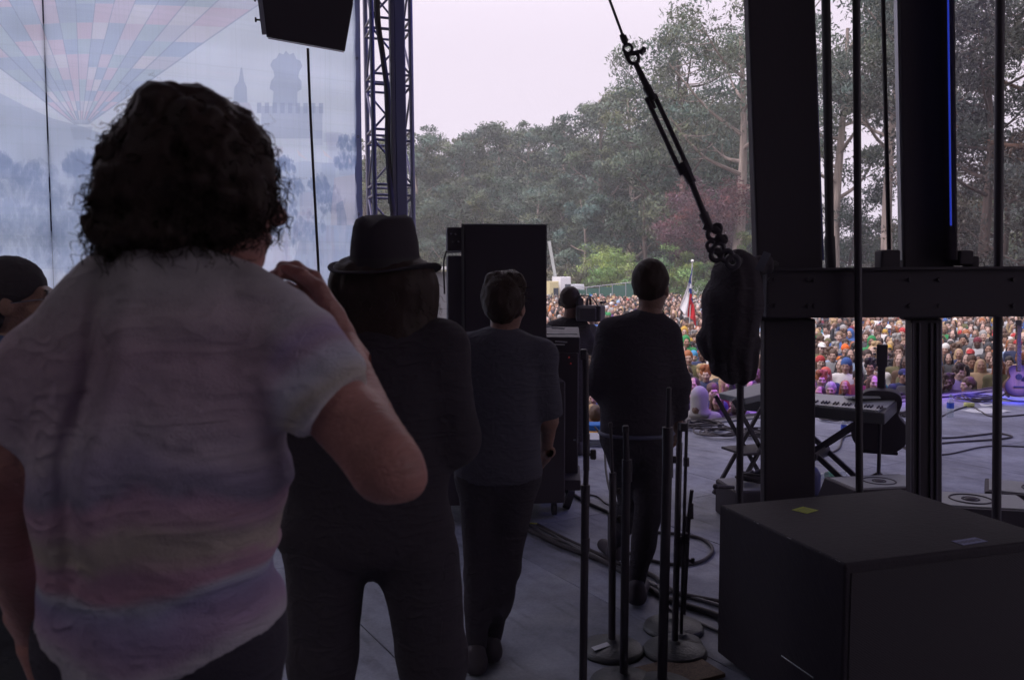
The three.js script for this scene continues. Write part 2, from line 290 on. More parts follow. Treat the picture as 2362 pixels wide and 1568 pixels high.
// the eucalyptus wood across the back of the meadow, from the banner to the big post
tree(842, 302, 88, { w: 4.2, bare: 0.15, col: OLIVE, n: 130 }, 'olive tree showing through the gap between the printed banner and the truss tower');
tree(958, 285, 96, { w: 4.6, bare: 0.2, col: GREY_GREEN }, 'grey-green tree rising directly behind the truss tower', BARK_PALE);
tree(1005, 318, 100, { w: 4.4, bare: 0.15, col: OLIVE }, 'low olive tree in the dip of the treeline beside the truss tower');
tree(1072, 248, 98, { w: 5.0, bare: 0.25, col: GREY_GREEN }, 'first tall eucalyptus past the dip in the treeline, crown domed', BARK_PALE);
tree(1150, 258, 104, { w: 5.2, bare: 0.25, col: DARK_GREEN }, 'dark eucalyptus with a level crown standing above the black speaker stack', BARK_PALE);
tree(1225, 262, 98, { w: 4.8, bare: 0.3, col: GREY_GREEN, n: 105 }, 'thin-crowned eucalyptus with sky showing through, above the speaker stack top corner', BARK_PALE);
tree(1300, 205, 94, { w: 5.0, bare: 0.25, col: DARK_GREEN }, 'dark eucalyptus halfway up the climbing treeline', BARK_PALE);
tree(1375, 158, 90, { w: 5.4, bare: 0.22, col: GREY_GREEN }, 'broad grey-green eucalyptus whose crown steps up towards the turnbuckle cable', BARK_PALE);
tree(1450, 128, 86, { w: 5.4, bare: 0.2, col: OLIVE, n: 120 }, 'olive eucalyptus behind the upper end of the turnbuckle', BARK_PALE);
tree(1345, 420, 78, { w: 2.6, bare: 0.1, col: BLUE_GREEN, leaf: 0.34, n: 150, droop: 0.8, rc: 1.2 }, 'small pale blue-green weeping tree in front of the dark wood above the bushes', BARK_PALE);
tree(1490, 330, 76, { w: 4.6, bare: 0.2, col: DARK_GREEN, n: 120 }, 'dark mid-height tree below the turnbuckle, above the man in the dark jumper');
tree(1568, 20, 70, { w: 6.2, bare: 0.14, limbs: 15, col: GREY_GREEN, n: 115, leaf: 0.36 }, 'tallest grey eucalyptus crossed by the turnbuckle, crown standing against the sky');
tree(1706, -40, 62, { w: 6.2, bare: 0.45, limbs: 12, col: GREY_GREEN, n: 110, leaf: 0.34, thick: 0.025 }, 'eucalyptus with a pale bare trunk and forked limbs at the big black post', BARK_PALE);
tree(1640, 300, 74, { w: 4.6, bare: 0.15, col: DARK_GREEN, n: 120 }, 'dark leafy tree filling the space behind the pale forked trunk');
tree(1930, -60, 56, { w: 4.4, bare: 0.42, limbs: 12, col: GREY_GREEN, n: 150, leaf: 0.32, lean: 0.03 }, 'tall grey eucalyptus seen through the gap beside the two hanging cables', BARK_PALE);
tree(2046, -120, 50, { w: 4.6, bare: 0.5, limbs: 12, col: [0.075, 0.098, 0.075], n: 150, leaf: 0.3, thick: 0.02 }, 'eucalyptus with a straight pale trunk behind the thin cable by the second post', BARK_PALE);
tree(1965, 425, 58, { w: 3.2, bare: 0.05, col: [0.055, 0.082, 0.055], n: 150, leaf: 0.26, rc: 1.3 }, 'round dark green shrubby tree low between the two posts');
tree(2270, -60, 40, { w: 5.2, bare: 0.42, limbs: 12, col: [0.034, 0.042, 0.034], n: 190, leaf: 0.26, flat: 0.6, thick: 0.02 }, 'dark cypress with flat sprays against the sky past the second post');
tree(2420, -100, 38, { w: 5.0, bare: 0.36, limbs: 11, col: [0.036, 0.042, 0.033], n: 180, leaf: 0.26, thick: 0.03 }, 'dark tree with a reddish leaning trunk at the frame edge past the steel pole', BARK_RED);
tree(2300, 250, 42, { w: 3.8, bare: 0.05, col: RED_BROWN, n: 150, leaf: 0.22, rc: 1.2 }, 'rusty brown-leaved tree under the dark cypress, behind the steel pole');
tree(2205, 390, 46, { w: 2.6, bare: 0.05, col: [0.06, 0.058, 0.042], n: 140, leaf: 0.22, rc: 1.25 }, 'dull brown-green tree low behind the second post');
tree(2380, 330, 36, { w: 3.4, bare: 0.03, col: [0.05, 0.05, 0.04], n: 160, leaf: 0.2, rc: 1.3 }, 'dark brown-green thicket tree above the beam at the frame edge');
{ // plum tree
  const t = tree(1630, 446, 62, { w: 3.4, bare: 0.42, limbs: 13, col: [0.16, 0.075, 0.085], n: 150, leaf: 0.2, droop: -0.2, rc: 1.1, thick: 0.014 }, 'plum-red leaved tree below the turnbuckle, beside the big black post');
}
{ // the wood behind, one mass
  const wood = new THREE.Group(); wood.name = 'woodland'; wood.userData.kind = 'stuff'; scene.add(wood);
  const protos = [[6, DARK_GREEN], [5.4, GREY_GREEN], [5, OLIVE]].map(([w, col]) => treeParts({ h: 18, w, bare: 0.06, limbs: 13, col, n: 110, leaf: 0.5, rc: 1.15 }));
  const at = [[], [], []]; let k = 0;
  const put = (u, v, d) => { const p = onGround(u, d), h = P(u, v, d).y - p.y; at[k++ % 3].push(new THREE.Matrix4().compose(p, new THREE.Quaternion().setFromAxisAngle(V(0, 1, 0), rr(0, 6.28)), V(1, 1, 1).multiplyScalar(Math.max(0.35, h / 18)))); };
  for (let u = -700; u < 700; u += 80) put(u, 330 + rr(-40, 40), rr(95, 120));
  for (let u = 760; u < 1500; u += 58) put(u, (u < 1010 ? 365 : lerp(350, 300, (u - 1010) / 490)) + rr(-20, 40), rr(104, 126));
  for (let u = 880; u < 1760; u += 60) put(u, rr(390, 470), rr(84, 94));
  for (let u = 1500; u < 1800; u += 60) put(u, 230 + rr(-50, 50), rr(84, 100));
  for (let u = 1860; u < 3000; u += 75) put(u, (u < 2120 ? 560 : 420) + rr(-30, 30), rr(60, 78));
  for (let i = 0; i < 3; i++) for (const [n, g, m] of [['trunks', protos[i].wood, BARK_PALE], ['crowns', protos[i].crown, LEAF]]) {
    const q = new THREE.InstancedMesh(g, m, at[i].length); q.name = n; q.userData.kind = 'stuff'; at[i].forEach((a, j) => q.setMatrixAt(j, a)); q.castShadow = q.receiveShadow = true; wood.add(q);
  }
}
function bush(u, vTop, d, wu, col, label, leaf = 0.2, n = 170) {
  const at = onGround(u, d), h = P(u, vTop, d).y - at.y, w = px(wu, d) / 2, t = thing('bush', label, 'bush', at), clumps = [], stems = [];
  const K = Math.round(16 + w * h * 1.6);
  for (let i = 0; i < K; i++) { const a = rr(0, 6.28), q = Math.sqrt(rnd()), y = h * (0.12 + 0.8 * rnd() * (1 - 0.42 * q * q)); clumps.push({ c: V(Math.cos(a) * q * w * 0.85, y, Math.sin(a) * q * w * 0.6), r: Math.min(h, w) * rr(0.16, 0.3) }); if (i % 3 === 0) stems.push(limb([V(0, 0, 0), V(Math.cos(a) * q * w * 0.3, y * 0.55, 0), clumps[i].c], 0.05, 0.015, 4)); }
  part('stem', merge(stems), BARK_DARK, t); part('foliage', leaves(clumps, n, leaf, col, -0.15), LEAF, t);
}
const FRESH = [0.26, 0.38, 0.12];
bush(1312, 564, 66, 124, [0.15, 0.155, 0.10], 'dusty pale bush at the end of the bush row by the speaker stack');
bush(1375, 552, 68, 179, FRESH, 'green bush behind the green fence, beside the crane mast');
bush(1430, 533, 66, 179, FRESH, 'tall bright green bush with a pointed top behind the green fence');
bush(1500, 580, 61, 165, [0.18, 0.28, 0.10], 'mid green bush behind the head of the man in the dark jumper');
bush(1545, 550, 61, 151, FRESH, 'bright green bush to the side of the flag pole top');
bush(1610, 570, 61, 151, [0.18, 0.28, 0.09], 'bright green bush directly behind the flag and tent');
bush(1665, 580, 61, 110, [0.11, 0.125, 0.075], 'olive bush between the white tent and the black cloth bundle');
bush(1715, 512, 60, 101, [0.15, 0.19, 0.06], 'yellow-green bush against the edge of the big post below the plum tree');
bush(1740, 575, 58, 124, [0.10, 0.085, 0.06], 'brownish bush low against the big post');
bush(1955, 575, 52, 206, [0.10, 0.085, 0.06], 'brown bush just above the beam between the posts', 0.16);
bush(2010, 600, 48, 96, [0.15, 0.18, 0.06], 'small yellow-green bush just above the beam', 0.16);
bush(2250, 590, 44, 151, [0.12, 0.10, 0.06], 'tawny bush above the beam beyond the second post', 0.15);
bush(2340, 590, 42, 151, [0.12, 0.135, 0.06], 'green-brown bush above the beam by the steel pole', 0.15);

// ---------- things at the far end of the meadow ----------
{ // fence with green cloth panels
  const a = P(1296, 669, 60), b = P(1475, 649, 56), ya = a.y, yb = b.y; a.y = groundY(a.x, a.z); b.y = groundY(b.x, b.z);
  const t = thing('mesh_fence', 'dark green cloth-covered fence behind the crowd, in front of the bushes', 'fence', a), n = 6, d = b.clone().sub(a), hA = ya - a.y, hB = yb - b.y;
  for (let i = 0; i <= n; i++) { const p = d.clone().multiplyScalar(i / n), top = lerp(hA, hB, i / n); part('post', bar(p, p.clone().setY(p.y + top), 0.03), ALU, t);
    if (i < n) { const q = d.clone().multiplyScalar((i + 1) / n), g = new THREE.BoxGeometry(1, 1, 0.012, 8, 4, 1), w = g.attributes.position; for (let j = 0; j < w.count; j++) { const k = w.getX(j) + 0.5, y = w.getY(j) + 0.5; const r = p.clone().lerp(q, 0.01 + 0.98 * k); w.setXYZ(j, r.x, r.y + 0.05 + y * (top - 0.1), r.z + w.getZ(j) + 0.05 * Math.sin(k * 3.14) * Math.sin(y * 3.1)); } g.computeVertexNormals(); part('cloth_panel', g, M(C(0.028, 0.085, 0.065), 0.9), t); } }
  part('rail', bar(V(0, hA, 0), d.clone().setY(d.y + hB), 0.025), ALU, t);
}
{ // pop-up tent
  const at = onGround(1622, 62), t = thing('canopy_tent', 'white pop-up tent with dark side walls behind the flag', 'tent', at, 0.25), w = 1.55;
  const top = new THREE.CylinderGeometry(0.12, w * 1.414, 0.95, 4, 6); { const p = top.attributes.position; top.rotateY(Math.PI / 4); for (let i = 0; i < p.count; i++) { const k = (p.getY(i) + 0.475) / 0.95; const f = 1 + 0.75 * k * (1 - k); p.setX(i, p.getX(i) * f); p.setZ(i, p.getZ(i) * f); } top.computeVertexNormals(); }
  const hy = P(1622, 652, 62).y - at.y; part('canopy', top.translate(0, hy - 0.475, 0), M(C(0.8, 0.8, 0.82), 0.7), t);
  part('valance', box(w * 2, 0.26, w * 2, 0.02).translate(0, hy - 1.06, 0), M(C(0.8, 0.8, 0.82), 0.7), t);
  for (const sx of [-1, 1]) for (const sz of [-1, 1]) part('leg', bar(V(sx * w * 0.97, 0, sz * w * 0.97), V(sx * w * 0.97, hy - 1.1, sz * w * 0.97), 0.03), ALU, t);
  for (const [x, z, ww, dd] of [[0, -w * 0.95, w * 1.9, 0.02], [w * 0.95, 0, 0.02, w * 1.9], [-w * 0.95, 0, 0.02, w * 1.9]]) part('side_wall', box(ww, hy - 1.2, dd).translate(x, (hy - 1.2) / 2, z), M(C(0.05, 0.055, 0.075), 0.85), t);
}
{ // truck-crane mast and vans by the speaker stack
  const m = thing('crane_mast', 'slim pale mast leaning beside the speaker stack in front of the bushes', 'mast', onGround(1281, 58));
  part('pole', beam(V(0, 0, 0), L(m, P(1279, 636, 58)), 0.3, 0.3), M(C(0.36, 0.38, 0.37), 0.6), m); part('boom', beam(L(m, P(1280, 636, 58)), L(m, P(1266, 556, 58)), 0.2, 0.16), M(C(0.36, 0.38, 0.37), 0.6), m);
  const van = (u, v0, d, w, h, l, c, label) => {
    const at = onGround(u, d); const t = thing('parked_van', label, 'van', at, 0.3); const y0 = 0.35; const H = P(u, v0, d).y - at.y - y0;
    const s = new THREE.Shape(); s.moveTo(-l / 2, 0); s.lineTo(l / 2, 0); s.lineTo(l / 2, H * 0.45); s.lineTo(l / 2 - l * 0.12, H * 0.55); s.lineTo(l / 2 - l * 0.2, H); s.lineTo(-l / 2, H); s.closePath();
    part('body', new THREE.ExtrudeGeometry(s, { depth: w, bevelEnabled: true, bevelSize: 0.05, bevelThickness: 0.05, bevelSegments: 2 }).translate(0, y0, -w / 2), M(c, 0.4), t);
    part('window', box(l * 0.5, H * 0.26, w + 0.13).translate(0.1 * l, y0 + H * 0.7, 0), M(C(0.04, 0.05, 0.07), 0.15), t);
    for (const sx of [-1, 1]) for (const sz of [-1, 1]) part('wheel', new THREE.CylinderGeometry(0.36, 0.36, 0.22, 18).rotateX(Math.PI / 2).translate(sx * l * 0.33, 0.36, sz * w * 0.48), RUBBER, t);
  };
  van(1297, 640, 57, 1.5, 1.6, 0.8, C(0.72, 0.72, 0.76), 'white van parked beside the crane mast behind the crowd');
  van(1326, 657, 60, 1.5, 1.6, 1.1, C(0.62, 0.64, 0.68), 'silver van at the end of the green fence');
  van(1270, 650, 56, 1.5, 1.6, 0.7, C(0.6, 0.53, 0.3), 'pale yellow truck half hidden by the speaker stack');
  // white-framed booth between the hat and the speaker stack
  const at = P(1006, 640, 20); at.y = groundY(at.x, at.z); const b = thing('white_framed_booth', 'grey booth with a white frame between the hat brim and the speaker stack', 'booth', at, 0.35), hh = P(1006, 622, 20).y - at.y;
  part('wall', box(0.42, hh - 0.1, 1.4).translate(0, hh / 2, 0), M(C(0.2, 0.2, 0.23), 0.9), b);
  for (const sx of [-1, 1]) for (const sz of [-1, 1]) part('post', bar(V(sx * 0.25, 0, sz * 0.72), V(sx * 0.25, hh, sz * 0.72), 0.025), M(C(0.75, 0.75, 0.78), 0.5), b);
  part('roof', box(0.64, 0.07, 1.6).translate(0, hh + 0.03, 0), M(C(0.75, 0.75, 0.78), 0.6), b);
}
// ---------- printed banner beyond the stage wing ----------
{
  const A = P(829, 640, 9.4), B = P(-420, 640, 7.2), dir = B.clone().sub(A).setY(0), len = dir.length(); dir.normalize();
  const Y0 = -1.2, Y1 = 8.2, nrm = V(dir.z, 0, -dir.x);
  const t = thing('printed_banner', 'huge backlit cloth banner printed with a balloon, trees and a domed town', 'banner', A.clone().setY(0));
  // where a point of the photograph falls on the cloth, in canvas pixels
  const W = 2048, H = 2048, cv = document.createElement('canvas'); cv.width = W; cv.height = H; const c = cv.getContext('2d');
  const T = (u, v) => { const r = ray(u, v), o = V(0, EYE, 0), k = A.clone().sub(o).dot(nrm) / r.dot(nrm), p = o.addScaledVector(r, k); return [p.clone().sub(A).dot(dir) / len * W, (1 - (p.y - Y0) / (Y1 - Y0)) * H]; };
  const poly = (pts, fill, a = 1) => { c.globalAlpha = a; c.fillStyle = fill; c.beginPath(); pts.forEach(([u, v], i) => c[i ? 'lineTo' : 'moveTo'](...T(u, v))); c.closePath(); c.fill(); c.globalAlpha = 1; };
  { const g = c.createLinearGradient(0, T(400, -300)[1], 0, T(400, 700)[1]); g.addColorStop(0, 'rgb(222,238,254)'); g.addColorStop(0.45, 'rgb(226,240,255)'); g.addColorStop(1, 'rgb(206,222,246)'); c.fillStyle = g; c.fillRect(0, 0, W, H); }
  // soft clouds and haze of the print
  for (let i = 0; i < 260; i++) { const [x, y] = T(rr(-400, 830), rr(-100, 700)), r = rr(20, 110); const g = c.createRadialGradient(x, y, 0, x, y, r); const w = rnd() < 0.5; g.addColorStop(0, w ? 'rgba(236,244,255,0.13)' : 'rgba(200,218,244,0.12)'); g.addColorStop(1, 'rgba(190,205,230,0)'); c.fillStyle = g; c.fillRect(x - r, y - r, 2 * r, 2 * r); }
  // far hills
  poly([[-420, 190], [-200, 160], [-60, 200], [0, 214], [60, 245], [120, 272], [185, 290], [260, 318], [330, 330], [420, 350], [420, 620], [-420, 620]], 'rgb(176,196,226)', 0.75);
  poly([[180, 300], [260, 312], [330, 318], [400, 345], [480, 372], [560, 372], [640, 380], [700, 372], [829, 380], [829, 560], [100, 560]], 'rgb(182,202,230)', 0.6);
  // balloon: gores fanning up from the mouth
  const mouth = [186, 292], cols = ['rgb(214,206,228)', 'rgb(172,194,224)', 'rgb(222,224,240)', 'rgb(184,208,226)', 'rgb(216,202,224)', 'rgb(176,196,226)', 'rgb(206,212,234)'];
  const gores = [-1.02, -0.86, -0.72, -0.56, -0.40, -0.22, -0.05, 0.12, 0.28, 0.44, 0.60, 0.76, 0.90, 1.06];
  const edge = (a, r) => { const q = Math.tan(a * 0.86); return [mouth[0] + q * r * 1.05 + (a * 6), mouth[1] - r * (1 - 0.05 * a * a)]; };
  const rows = [16, 38, 60, 84, 110, 138, 168, 202, 240, 284, 334, 392, 460, 540];
  for (let i = 0; i < gores.length - 1; i++) for (let j = 0; j < rows.length - 1; j++) {
    const bow = (a) => 10 * Math.sin((a + 1) * 1.57) * 0, k = Math.floor(hash3(i, j, 3) * 3), col = cols[(i * 3 + j * 2 + k) % cols.length];
    poly([edge(gores[i], rows[j] + bow(gores[i])), edge(gores[i + 1], rows[j]), edge(gores[i + 1], rows[j + 1]), edge(gores[i], rows[j + 1])], col, 0.85);
  }
  c.lineWidth = 3; c.strokeStyle = 'rgba(140,160,195,0.55)';
  for (const g of gores) { c.beginPath(); c.moveTo(...T(...edge(g, 6))); c.lineTo(...T(...edge(g, 520))); c.stroke(); }
  poly([[160, 292], [212, 292], [206, 322], [168, 322]], 'rgb(160,178,208)', 0.5);
  // trees of the print
  const puff = (u, v, r, col, n, a = 0.5) => { c.fillStyle = col; for (let i = 0; i < n; i++) { const q = rr(0, 6.28), s = Math.sqrt(rnd()), [x, y] = T(u + Math.cos(q) * s * r * 1.2, v + Math.sin(q) * s * r * 0.75); c.globalAlpha = a * rr(0.4, 1); c.beginPath(); c.ellipse(x, y, rr(4, 15), rr(3, 9), rr(0, 3), 0, 6.3); c.fill(); } c.globalAlpha = 1; };
  for (const [u, v, r] of [[-60, 400, 60], [0, 385, 26], [20, 420, 50], [75, 405, 48], [110, 445, 38], [55, 470, 70], [-20, 500, 80], [90, 520, 70], [185, 385, 36], [205, 400, 30], [190, 440, 26], [210, 470, 40], [160, 520, 80], [260, 500, 60], [330, 480, 70], [60, 560, 90], [180, 570, 90]]) puff(u, v, r, 'rgb(134,156,194)', 150, 0.32);
  for (const [u, v, r] of [[0, 372, 18], [185, 372, 30], [170, 382, 22], [60, 400, 30]]) puff(u, v, r, 'rgb(116,138,178)', 90, 0.4);
  for (let i = 0; i < 60; i++) puff(rr(-60, 420), rr(470, 660), rr(12, 40), i % 2 ? 'rgb(150,172,206)' : 'rgb(122,144,182)', 30, 0.35);
  // spire and dome, ornate tower
  const st = 'rgb(138,156,192)';
  poly([[552, 158], [555, 158], [560, 190], [566, 202], [568, 238], [536, 238], [538, 202], [547, 190]], st, 0.5);
  poly([[532, 238], [572, 238], [586, 268], [590, 300], [515, 300], [520, 268]], 'rgb(196,198,222)', 0.6);
  poly([[620, 152], [626, 140], [634, 136], [640, 124], [650, 128], [656, 119], [664, 128], [674, 124], [680, 138], [690, 142], [695, 154], [688, 166], [686, 178], [694, 188], [694, 206], [684, 212], [684, 246], [626, 246], [628, 212], [619, 206], [622, 188], [630, 178], [628, 166]], st, 0.5);
  poly([[600, 246], [742, 246], [742, 320], [600, 320]], 'rgb(162,178,210)', 0.55);
  for (let i = 0; i < 9; i++) poly([[590 + i * 18, 238], [600 + i * 18, 238], [600 + i * 18, 262], [590 + i * 18, 262]], 'rgb(150,168,204)', 0.6);
  for (let i = 0; i < 40; i++) { const u = rr(560, 820), v = rr(300, 640), w = rr(14, 46), h = rr(20, 70); poly([[u, v], [u + w, v], [u + w, v + h], [u, v + h]], pick(['rgb(178,192,222)', 'rgb(156,176,212)', 'rgb(198,202,226)', 'rgb(186,180,204)', 'rgb(140,160,200)']), 0.28); }
  for (const [u, v] of [[682, 345], [742, 345], [800, 362]]) poly([[u, v], [u + 26, v + 24], [u + 4, v + 14]], 'rgb(232,228,236)', 0.8);
  for (const [u, v, r] of [[655, 382, 22], [668, 430, 26], [648, 480, 34], [735, 425, 22], [752, 445, 26], [800, 330, 22], [795, 370, 24], [700, 520, 40], [760, 470, 30], [640, 540, 40]]) puff(u, v, r, 'rgb(112,134,178)', 70, 0.5);
  poly([[770, 410], [829, 400], [829, 520], [760, 520]], 'rgb(198,188,206)', 0.45); poly([[775, 470], [790, 462], [797, 500], [797, 520], [775, 520]], 'rgb(120,140,182)', 0.7);
  poly([[570, 545], [650, 545], [650, 660], [570, 660]], 'rgb(206,212,232)', 0.6);
  poly([[700, 520], [829, 520], [829, 680], [650, 680]], 'rgb(128,150,190)', 0.4);
  for (let i = 0; i < 70; i++) { const u = rr(650, 829), v = rr(480, 660); poly([[u, v], [u + rr(4, 12), v], [u + rr(4, 12), v + rr(20, 70)], [u, v + 40]], pick(['rgb(118,140,182)', 'rgb(200,206,228)', 'rgb(160,150,180)']), 0.22); }
  for (let i = 0; i < 420; i++) { c.globalAlpha = 0.035; c.fillStyle = i % 2 ? '#fff' : '#456'; c.fillRect(rr(0, W), 0, rr(1, 4), H); c.fillRect(0, rr(0, H), W, rr(1, 4)); } c.globalAlpha = 1;
  c.globalAlpha = 0.36; c.fillStyle = 'rgb(196,216,242)'; c.fillRect(0, 0, W, H); c.globalAlpha = 1;
  const tex = new THREE.CanvasTexture(cv); tex.colorSpace = THREE.SRGBColorSpace;
  const cloth = new THREE.MeshPhysicalMaterial({ map: tex, roughness: 1, transmission: 0.93, thickness: 0, side: THREE.DoubleSide, bumpMap: weave, bumpScale: 0.0004, specularIntensity: 0.1 });
  const seams = [T(108, 300)[0] / W, 1];
  let a0 = 0.004;
  for (const a1 of seams) {
    const g = new THREE.PlaneGeometry(1, 1, 60, 90), p = g.attributes.position, uv = g.attributes.uv;
    for (let i = 0; i < p.count; i++) {
      const a = lerp(a0, a1 - 0.0005, p.getX(i) + 0.5), y = lerp(Y0, Y1, p.getY(i) + 0.5), q = dir.clone().multiplyScalar(a * len), w = 0.035 * fbm(a * 9, y * 2.2, 4) + 0.012 * noise(a * 3, y * 9, 1) + 0.03 * Math.sin(a * 6);
      q.addScaledVector(nrm, w); p.setXYZ(i, q.x, y, q.z); uv.setXY(i, a, (y - Y0) / (Y1 - Y0));
    }
    g.computeVertexNormals(); part('cloth_panel', g, cloth, t); a0 = a1;
  }
  { const a = T(108, 300)[0] / W, q = dir.clone().multiplyScalar(a * len).addScaledVector(nrm, -0.03); part('seam_cord', bar(V(q.x, Y0, q.z), V(q.x, Y1, q.z), 0.007), M(C(0.08, 0.09, 0.14)), t); }
  const edgeMat = new THREE.MeshPhysicalMaterial({ color: C(0.42, 0.46, 0.66), roughness: 1, transmission: 0.5, thickness: 0, side: THREE.DoubleSide });
  part('hem', beam(V(0, Y0, 0), V(0, Y1, 0), 0.075, 0.012, 0.003), edgeMat, t);
  for (let y = Y0 + 0.3; y < Y1; y += 0.82) part('grommet', new THREE.TorusGeometry(0.011, 0.004, 6, 14).rotateY(0.2).translate(0, y, 0.012), CHROME, t);
}

// ---------- truss tower at the stage corner ----------
{
  const at = P(899, 640, 9.5); at.y = groundY(at.x, at.z);
  const t = thing('truss_tower', 'tall aluminium lattice tower with a blue-lit square post, beside the banner', 'tower', at, 0.32), H = 13.5, w = 0.205;
  const lean = 0.02;
  const Q = (x, y, z) => V(x + lean * (6 - y) * 0.35, y, z), grey = M(C(0.24, 0.24, 0.32), 0.45, { metalness: 0.3 });
  const co = [[-w, -w], [w, -w], [w, w], [-w, w]];
  for (const [x, z] of co) part('chord', bar(Q(x, 0, z), Q(x, H, z), 0.026), grey, t);
  const y0 = P(899, 330, 9.5).y - at.y, step = 0.575;
  for (let k = -9; k < 9; k++) for (let i = 0; i < 4; i++) {
    const [x0, z0] = co[i], [x1, z1] = co[(i + 1) % 4], y = y0 + k * step; if (y < 0.2 || y > H - 1) continue;
    part('rung', bar(Q(x0, y, z0), Q(x1, y, z1), 0.014, 0.014, 8), grey, t); part('rung', bar(Q(x0, y + 0.11, z0), Q(x1, y + 0.11, z1), 0.014, 0.014, 8), grey, t);
    const f = (k + i) & 1; part('brace', bar(f ? Q(x0, y + 0.11, z0) : Q(x1, y + 0.11, z1), f ? Q(x1, y + step, z1) : Q(x0, y + step, z0), 0.012, 0.012, 8), grey, t);
  }
  const post = part('square_post', beam(L(t, P(931, 900, 9.05)), L(t, P(913, -300, 9.05)), 0.105, 0.105, 0.008), M(C(0.13, 0.13, 0.2), 0.5), t, 'smooth square post lit blue');  // some of the blue stage light is put into the post colour
  part('flange', beam(L(t, P(914, 900, 9.02)), L(t, P(896.5, -300, 9.02)), 0.04, 0.1, 0.006), M(C(0.13, 0.12, 0.14), 0.5), t);
  const rope = (name, pts, r, label) => { const q = pts.map(([u, v, d]) => P(u, v, d)); return single(name, tube(q.map((p) => p.clone().sub(q[0])), r, q.length * 10), RUBBER, label, 'cable', q[0]); };
  rope('power_cable', [[872, -160, 9.0], [870, 40, 9.0], [882, 130, 8.98], [893, 220, 8.95], [893, 330, 9.0], [898, 420, 8.98], [906, 500, 8.9], [910, 640, 8.9]], 0.03, 'thick bundle of black cables slanting down the truss tower');
  rope('thin_cable', [[866, -160, 9.0], [863, 20, 9.0], [866, 60, 9.0], [880, 120, 9.0], [888, 250, 8.96], [896, 470, 8.95]], 0.007, 'thin cable looping out from the tower towards the banner');
  rope('thin_cable', [[904, -160, 9.1], [905, 100, 9.1], [907, 190, 9.1], [903, 225, 9.1], [908, 330, 9.1], [906, 420, 9.1], [914, 480, 9.1]], 0.009, 'thin cable hanging straight down inside the truss tower');
}

// ---------- loudspeaker hung overhead and its cable ----------
{
  const d = 4.6, at = P(704, 28, d), t = thing('hanging_loudspeaker', 'black trapezoid loudspeaker hung overhead in front of the banner', 'loudspeaker', at);
  t.rotation.set(0.27, 0.22, 0.0, 'YXZ'); t.scale.setScalar(0.94);
  const s = new THREE.Shape(); s.moveTo(-0.235, 0.2); s.lineTo(-0.205, -0.135); s.lineTo(0.205, -0.185); s.lineTo(0.25, 0.06); s.lineTo(0.25, 0.2); s.closePath();
  part('cabinet', new THREE.ExtrudeGeometry(s, { depth: 0.36, bevelEnabled: true, bevelSize: 0.008, bevelThickness: 0.008, bevelSegments: 2 }).translate(0, 0, -0.36), BLACK, t);
  part('side_plate', beam(V(-0.252, 0.2, -0.02), V(-0.222, -0.13, -0.02), 0.03, 0.05, 0.004), M(C(0.3, 0.3, 0.36), 0.5), t);
  for (const y of [0.05, -0.055]) { part('bolt', bar(V(-0.235, y, -0.02), V(-0.27, y, -0.02), 0.005), STEEL, t); part('knob', new THREE.CylinderGeometry(0.013, 0.013, 0.009, 12).rotateZ(Math.PI / 2).translate(-0.268, y, -0.02), STEEL, t); }
  part('lit_edge', beam(V(-0.205, -0.147, 0.004), V(0.205, -0.197, 0.004), 0.012, 0.006, 0.002), M(C(0.3, 0.22, 0.34), 0.5), t);  // pink light along the lower edge, painted as a coloured strip
  part('yoke', merge([bar(V(-0.26, 0.2, -0.18), V(-0.26, 0.62, -0.18), 0.014), bar(V(0.26, 0.2, -0.18), V(0.26, 0.62, -0.18), 0.014), bar(V(-0.26, 0.62, -0.18), V(0.26, 0.62, -0.18), 0.014)]), STEEL, t);
  part('hanger_pipe', bar(V(0, 0.6, -0.18), V(0, 0.6, -0.18).add(V(0, 5.5, 0).applyQuaternion(t.quaternion.clone().invert())), 0.02), STEEL, t);
  const q = [[709, 112, 4.5], [714, 240, 4.48], [722, 400, 4.46], [735, 645, 4.43], [748, 900, 4.4], [756, 1200, 4.4]].map((p) => P(...p));
  single('speaker_cable', tube(q.map((p) => p.clone().sub(q[0])), 0.0068, 50), RUBBER, 'single black cable hanging from the overhead loudspeaker down past a raised hand', 'cable', q[0]);
}

// ---------- the dark steel frame: posts, beam and poles ----------
const FR = 4.35, DARK = M(C(0.048, 0.037, 0.052), 0.75, { bumpMap: grain, bumpScale: 0.0006 }), DARKMETAL = M(C(0.05, 0.04, 0.055), 0.55, { metalness: 0.25 });
function uprightAt(u, v, d) { const p = F(u, 1240); return p; }
{
  const a = P(1817, 640, FR), t = thing('frame_post', 'broad black post standing behind the big black box, cable tied to it', 'post', V(a.x, 0, a.z));
  part('lower_column', beam(L(t, P(1816.5, 1420, FR)), L(t, P(1817, 735, FR)), px(119, FR), 0.08, 0.012), DARK, t);
  part('upper_column', beam(L(t, P(1820, 735, FR)), L(t, P(1789, -260, FR)), px(150, FR), 0.09, 0.012), DARK, t);
  part('base_plate', box(0.5, 0.03, 0.5).translate(0, 0.015, 0), DARKMETAL, t);
  part('edge_strip', beam(L(t, P(1897, 600, FR + 0.02)), L(t, P(1868, -200, FR + 0.02)), 0.010, 0.03, 0.003), M(C(0.10, 0.11, 0.3), 0.4), t);  // blue rim light on the post edge, put into the strip colour
  part('edge_trim', beam(L(t, P(1740, 600, FR + 0.04)), L(t, P(1714, -200, FR + 0.04)), 0.008, 0.03, 0.002), ALU, t);
}
